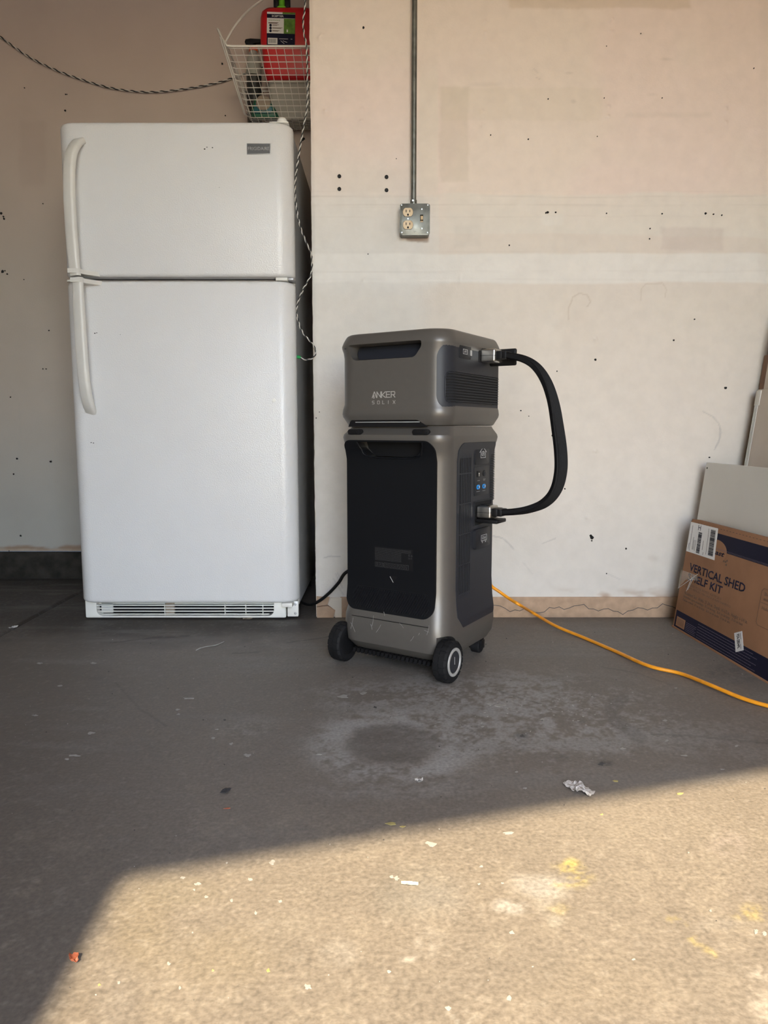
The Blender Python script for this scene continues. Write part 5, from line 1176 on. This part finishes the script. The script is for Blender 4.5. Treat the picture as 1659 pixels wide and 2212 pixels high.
tline('Dimensions apres assemblage:  70 cm de long   36.8 cm de large   3 cm de haut', (176, 1262), (665, 1490), .0085, M_BINK, .006)
tline('Tamano armado:  70 cm de largo   36.8 cm de ancho   3 cm de alto', (170, 1287), (560, 1475), .0085, M_BINK, .006)
# outlined panel at the right
r0, r1 = C6(830, 1185), C6(780, 1470); ra0, rb1 = min(r0[0], r1[0]), r0[1]; rb0 = C6(873, 1530)[1]
strokes('outline_print', [[(ra0+.008, rb1), (BL-.05, rb1)], [(ra0, rb1-.008), (ra0+.008, rb1)], [(ra0, rb1-.008), (ra0, rb0+.008)], [(ra0, rb0+.008), (ra0+.008, rb0)], [(ra0+.008, rb0), (BL-.05, rb0)], [(ra0, (rb0*.38+rb1*.62)), (BL-.05, (rb0*.38+rb1*.62))]], .0012, M_BINK, cb, MT(0, 0, .0006), kind='stuff')
for k, (s, w) in enumerate((('Shelf kit includes 2 shelves', .17), ('and all hardware needed', .15))):
    text('carton_text', s, M_BINK, cb, MT(ra0+.014, rb1-.018-.014*k, .0006), width=w, height=.009, bold=.008, depth=.0003)
text('carton_text', 'Holds up to 75 lbs.', M_BINK, cb, MT(ra0+.014, (rb0*.38+rb1*.62)-.018, .0006), width=.12, height=.009, bold=.008, depth=.0003)
# shipping label
sl_ = [C6(203, 880), C6(435, 957), C6(465, 695), C6(243, 640)]
decal('shipping_label', sl_, M_PAPER, .0010, .0018, label='white shipping label with barcodes')
def LP(s, t): # inside label
    a = Vector(sl_[0]).lerp(Vector(sl_[1]), s); b = Vector(sl_[3]).lerp(Vector(sl_[2]), s); c = a.lerp(b, t); return (c.x, c.y)
rr = random.Random(9); ln = []; l2 = []
t = .06
while t < .95:
    w = rr.choice([.006, .010, .016]); bm_ = (LP(.38, t), LP(.49, t)); 
    if t < .74: ln.append([LP(.36, t), LP(.47, t)])
    ln.append([LP(.78, t), LP(.93, t)]) if .10 < t < .92 else None
    t += w+.009
strokes('barcode', ln, .0016, M_INK, cb, MT(0, 0, .0018), kind='stuff')
for s, a, b in ((.70, .1, .93), (.20, .12, .5), (.24, .12, .4), (.29, .1, .45), (.10, .05, .9), (.06, .1, .3), (.56, .2, .5), (.60, .05, .12)):
    t = a
    while t < b: q = rr.uniform(.02, .05); l2.append([LP(s, t), LP(s, t+q)]); t += q+.014
strokes('label_print', l2, .0011, M_INK, cb, MT(0, 0, .0018), kind='stuff')
strokes('label_print', [[LP(.32, .80), LP(.32, .95)], [LP(.40, .80), LP(.40, .95)], [LP(.32, .88), LP(.40, .88)]], .0024, M_INK, cb, MT(0, 0, .0018), kind='stuff')
# small item label
s2 = [C6(610, 1714), C6(675, 1698), C6(662, 1540), C6(598, 1556)]
decal('item_label', s2, M_PAPER, .0010, .0016, label='small white item label')
def LQ(s, t):
    a = Vector(s2[0]).lerp(Vector(s2[1]), s); b = Vector(s2[3]).lerp(Vector(s2[2]), s); c = a.lerp(b, t); return (c.x, c.y)
mid0, mid1 = LQ(.30, .90), LQ(.30, .15); dirA = Vector((mid1[0]-mid0[0], mid1[1]-mid0[1]))
Mx = MC @ frame((mid0[0], mid0[1], .0016), (dirA.x, dirA.y, 0), (-dirA.y, dirA.x, 0))
text('item_number', '924-2864PL', M_INK, cb, Mx, width=dirA.length, height=.011, bold=.02, depth=.0003)
strokes('label_print', [[LQ(.70, .12), LQ(.70, .35)], [LQ(.62, .4), LQ(.62, .6)], [LQ(.8, .6), LQ(.8, .9)], [LQ(.62, .7), LQ(.62, .9)]], .0011, M_INK, cb, MT(0, 0, .0016), kind='stuff')
# barcode patch, small print on navy
q0_, q1_ = C6(128, 1425), C6(192, 1535)
a0_, a1_ = C6(118, 1470)[0], C6(190, 1490)[0]; bb0, bb1 = C6(150, 1510)[1], C6(155, 1430)[1]
decal('barcode_patch', [(a0_, bb0), (a1_, bb0), (a1_, bb1), (a0_, bb1)], M_CARD, .0010, .0013)
strokes('barcode', [[(a0_+(a1_-a0_)*(.15+.07*k), bb0+.006), (a0_+(a1_-a0_)*(.15+.07*k), bb1-.004)] for k in range(11)], .0009, M_BINK, cb, MT(0, 0, .0013), kind='stuff')
ln = []; bh = b_t2-b_b2
for (x0_, x1_, z0_, z1_, nl) in ((a1_+.008, a1_+.075, b_b2+bh*.15, b_b2+bh*.60, 6), (.165, .50, b_b2+bh*.15, b_b2+bh*.85, 6)):
    for k in range(nl):
        z = z1_-(z1_-z0_)*k/(nl-1); x = x0_
        while x < x1_*(1 if k % 2 else .93): q = rr.uniform(.006, .02); ln.append([(x, z), (min(x+q, x1_), z)]); x += q+.003
strokes('small_print', ln, .0012, M_NAVINK, cb, MT(0, 0, .0010), kind='stuff')
strokes('stripe_print', [[(.11, b_b1+.006), (BL, b_b1+.006)], [(.11, b_b1+.003), (BL, b_b1+.003)]], .0007, M_NAVINK, cb, MT(0, 0, .0010), kind='stuff')
for a in ((510, 965), (525, 970), (538, 962), (530, 995)):
    p = C6(*a); decal('scuff', [(p[0]+.006*math.cos(t)*rr.uniform(.6, 1), p[1]+.004*math.sin(t)*rr.uniform(.6, 1)) for t in [k*.785 for k in range(8)]], M_BINK, .0006, .0009, kind='stuff')
# perforations of the flap
bm = bmesh.new()
for k in range(40): add_box(bm, .05+k*.018, .05+k*.018+.008, BHH-.009, BHH-.007, .0004, .0009, M=MC)
obj('perforation', bm, M_BINK, cb, kind='stuff', smooth=0)
# loose tape at the left edge
bm = bmesh.new()
tpts = [C6(155, 1040), C6(300, 1100), C6(235, 1110), C6(205, 1205), C6(240, 1125), C6(135, 1190)]
prism(bm, [C6(160, 1035), C6(290, 1080), C6(300, 1125), C6(200, 1115), C6(135, 1185)], .0012, .0016, MC); obj('loose_tape', bm, M_TAPE, cb, smooth=0, label='loose clear tape')
strokes('tape_crease', [[C6(300, 1070), C6(136, 1188)], [C6(250, 1100), C6(205, 1210)], [C6(262, 1105), C6(215, 1200)]], .0012, M_PAPER, cb, MT(0, 0, .0016), kind='stuff')

# ================================================================ BOARDS BEHIND IT
def leaning(name, label, far, xf, zt, lean, length, thick, m, cat='board', y0=None, yaw=.02):
    """board leaning towards +x, far edge at y0, running towards the camera"""
    o = thing(name, label, cat, (xf, y0, 0)); M = Matrix.Identity(4)
    e_a = Vector((yaw, -1, 0)).normalized(); sd = Vector((1, yaw, 0)).normalized(); e_b = Vector((0, 0, 1))*math.cos(lean)+sd*math.sin(lean); e_n = -e_a.cross(e_b)
    e_n = e_a.cross(e_b).normalized(); 
    if e_n.x > 0: e_n = -e_n
    for i in range(3): M[i][0] = e_a[i]; M[i][1] = e_b[i]; M[i][2] = e_n[i]
    M = Matrix.Translation((0, 0, .001)) @ M
    bm = bmesh.new(); add_box(bm, 0, length, 0, zt/math.cos(lean), -thick, 0, .0015, 1, M=M); obj('panel', bm, m, o); return o, M
yb_ = 2.50; pt = at_y(1527, 999, yb_)
lw_ = R_(6.6); wbx, Mw_ = leaning('white_board', 'white laminate board standing behind the brown carton', None, pt.x-pt.z*math.tan(lw_), pt.z, lw_, .80, .018, M_BOARD, y0=yb_, yaw=.063)
hx_, hz_ = .016, pt.z-.022
bm = bmesh.new(); lathe(bm, [(0, .0006), (.003, .0005), (.0035, 0)], Mw_ @ Matrix.Translation((.012, pt.z/math.cos(lw_)-.020, 0)), 10); obj('peg_hole', bm, M_HOLE, wbx)
y3 = 2.515; p3_ = at_y(1637, 842, y3); q3 = at_y(1605, 1005, y3); ln3 = math.atan2(p3_.x-q3.x, p3_.z-q3.z); print('tall', p3_, q3, math.degrees(ln3))
ln3 = R_(6.9)
tp_, Mt_ = leaning('beige_panel', 'beige panel with a pale ribbed edge behind the white board', None, p3_.x-p3_.z*math.tan(ln3)-.0, p3_.z, ln3, .80, .016, M_PANEL, y0=y3)
for k, a in enumerate((.004, .012, .020)):
    box('edge_bead', a, a+.004, .02, p3_.z-.045, 0, .0025, M_BOARD, tp_, bev=.001, M=Mt_)
box('edge_cap', -.001, .030, p3_.z-.05, p3_.z+.002, -.001, .003, M_BOARD, tp_, bev=.002, M=Mt_)
y4 = 2.50; p4 = at_y(1650, 838, y4+.02); l4 = R_(6.2)
xx4 = at_y(1645, 800, 2.562)
br, _ = leaning('brown_board', 'brown hardboard edge showing above the beige panel', None, xx4.x-xx4.z*math.tan(l4)+.002, at_y(1650, 768, 2.562).z, l4, .6, .005, M_BROWN, y0=2.562)
p5 = at_y(1650, 838, 2.50); l5 = R_(6.2)
w5, _ = leaning('tall_panel', 'tall pale panel at the right edge of the photo', None, p5.x-p5.z*math.tan(l5), 1.06, l5, .6, .014, M_PANEL, y0=2.50)

# ================================================================ LITTER ON THE FLOOR
def litter(name, label, px, py, m, cat, w=.01, l=.04, ang=0, seed=1, amp=.005, nx=10, ny=5, taper=.3, th=.0006, curl=.0):
    p = at_z(px, py); r_ = random.Random(seed); bm = bmesh.new(); G = []
    for lev in (0, 1):
        g = []
        rs = random.Random(seed)
        for i in range(nx+1):
            row = []
            for j in range(ny+1):
                s = i/nx; t = j/ny-.5; ww = w*(taper+(1-taper)*math.sin(math.pi*min(max(s, .04), .96)))*rs.uniform(.8, 1.1)
                z = .0012+abs(amp*(math.sin(s*7+seed+t*3)*.4+rs.uniform(0, .7)))+curl*(t*2)**2*w
                row.append(bm.verts.new(((s-.5)*l, t*ww, z+(th if lev else 0))))
            g.append(row)
        G.append(g)
    a, b = G
    for i in range(nx):
        for j in range(ny): bm.faces.new((b[i][j], b[i+1][j], b[i+1][j+1], b[i][j+1])); bm.faces.new((a[i][j], a[i][j+1], a[i+1][j+1], a[i+1][j]))
        for j, q in ((0, 1), (ny, -1)): bm.faces.new((a[i][j], a[i+1][j], b[i+1][j], b[i][j]))
    for i in (0, nx):
        for j in range(ny): bm.faces.new((a[i][j], a[i][j+1], b[i][j+1], b[i][j]))
    o = obj(name, bm, m, None, smooth=20); o.location = (p.x, p.y, 0.0006); o.rotation_euler = (0, 0, ang); return tag(o, label, cat)
litter('plastic_wrapper', 'crumpled clear plastic scrap at the edge of the sunlit patch', 1250, 1706, M_FOIL, 'litter', w=.030, l=.062, ang=R_(-52), seed=4, amp=.009, nx=16, ny=8, taper=.6)
litter('curled_leaf', 'rust-brown curled leaf on the left edge of the sunlit patch', 160, 2077, M_LEAF, 'leaf', w=.011, l=.017, ang=R_(-50), seed=2, amp=.004, taper=.5, curl=.4)
litter('leaf_flake', 'small tan leaf flake lying in the sunlit patch', 885, 1914, M_PALELEAF, 'leaf', w=.009, l=.026, ang=R_(-5), seed=6, amp=.002, taper=.15, curl=.3)
litter('dark_leaf', 'dark leaf lying on the shaded floor left of centre', 488, 1710, M_DLEAF, 'leaf', w=.014, l=.024, ang=R_(48), seed=3, amp=.002, taper=.2)
litter('bark_chip', 'reddish bark chip just below the dark leaf', 490, 1749, M_LEAF, 'chip', w=.004, l=.013, ang=R_(10), seed=8, amp=.001)
litter('paper_scrap', 'crushed pale scrap on the floor below the power station', 905, 1687, M_FOIL, 'litter', w=.010, l=.016, ang=0, seed=12, amp=.004)
litter('plastic_scrap', 'small clear scrap on the floor joint at the far left', 29, 1357, M_FOIL, 'litter', w=.018, l=.034, ang=R_(60), seed=14, amp=.006)
for k, (x, y, w, l) in enumerate(((535, 1338, .018, .034), (515, 1336, .012, .022), (498, 1335, .008, .014))):
    litter('dry_leaf', ('largest dry leaf under the refrigerator grille', 'middle dry leaf under the refrigerator grille', 'smallest dry leaf under the refrigerator grille')[k], x, y, M_BEIGE, 'leaf', w=w, l=l, ang=R_(8), seed=20+k, amp=.004)['group'] = 'dry leaves under the refrigerator'
st = spline([at_z(423, 1405, .002), at_z(430, 1401, .006), at_z(436, 1399, .002), at_z(450, 1396, .002), at_z(464, 1394, .004), at_z(475, 1390, .003), at_z(484, 1386, .002)], 5)
o = tube('white_string', st, .0014, M_SPAT, None, n=6); tag(o, 'short white piece of string on the floor before the refrigerator', 'string')
print('objects', len(bpy.data.objects))
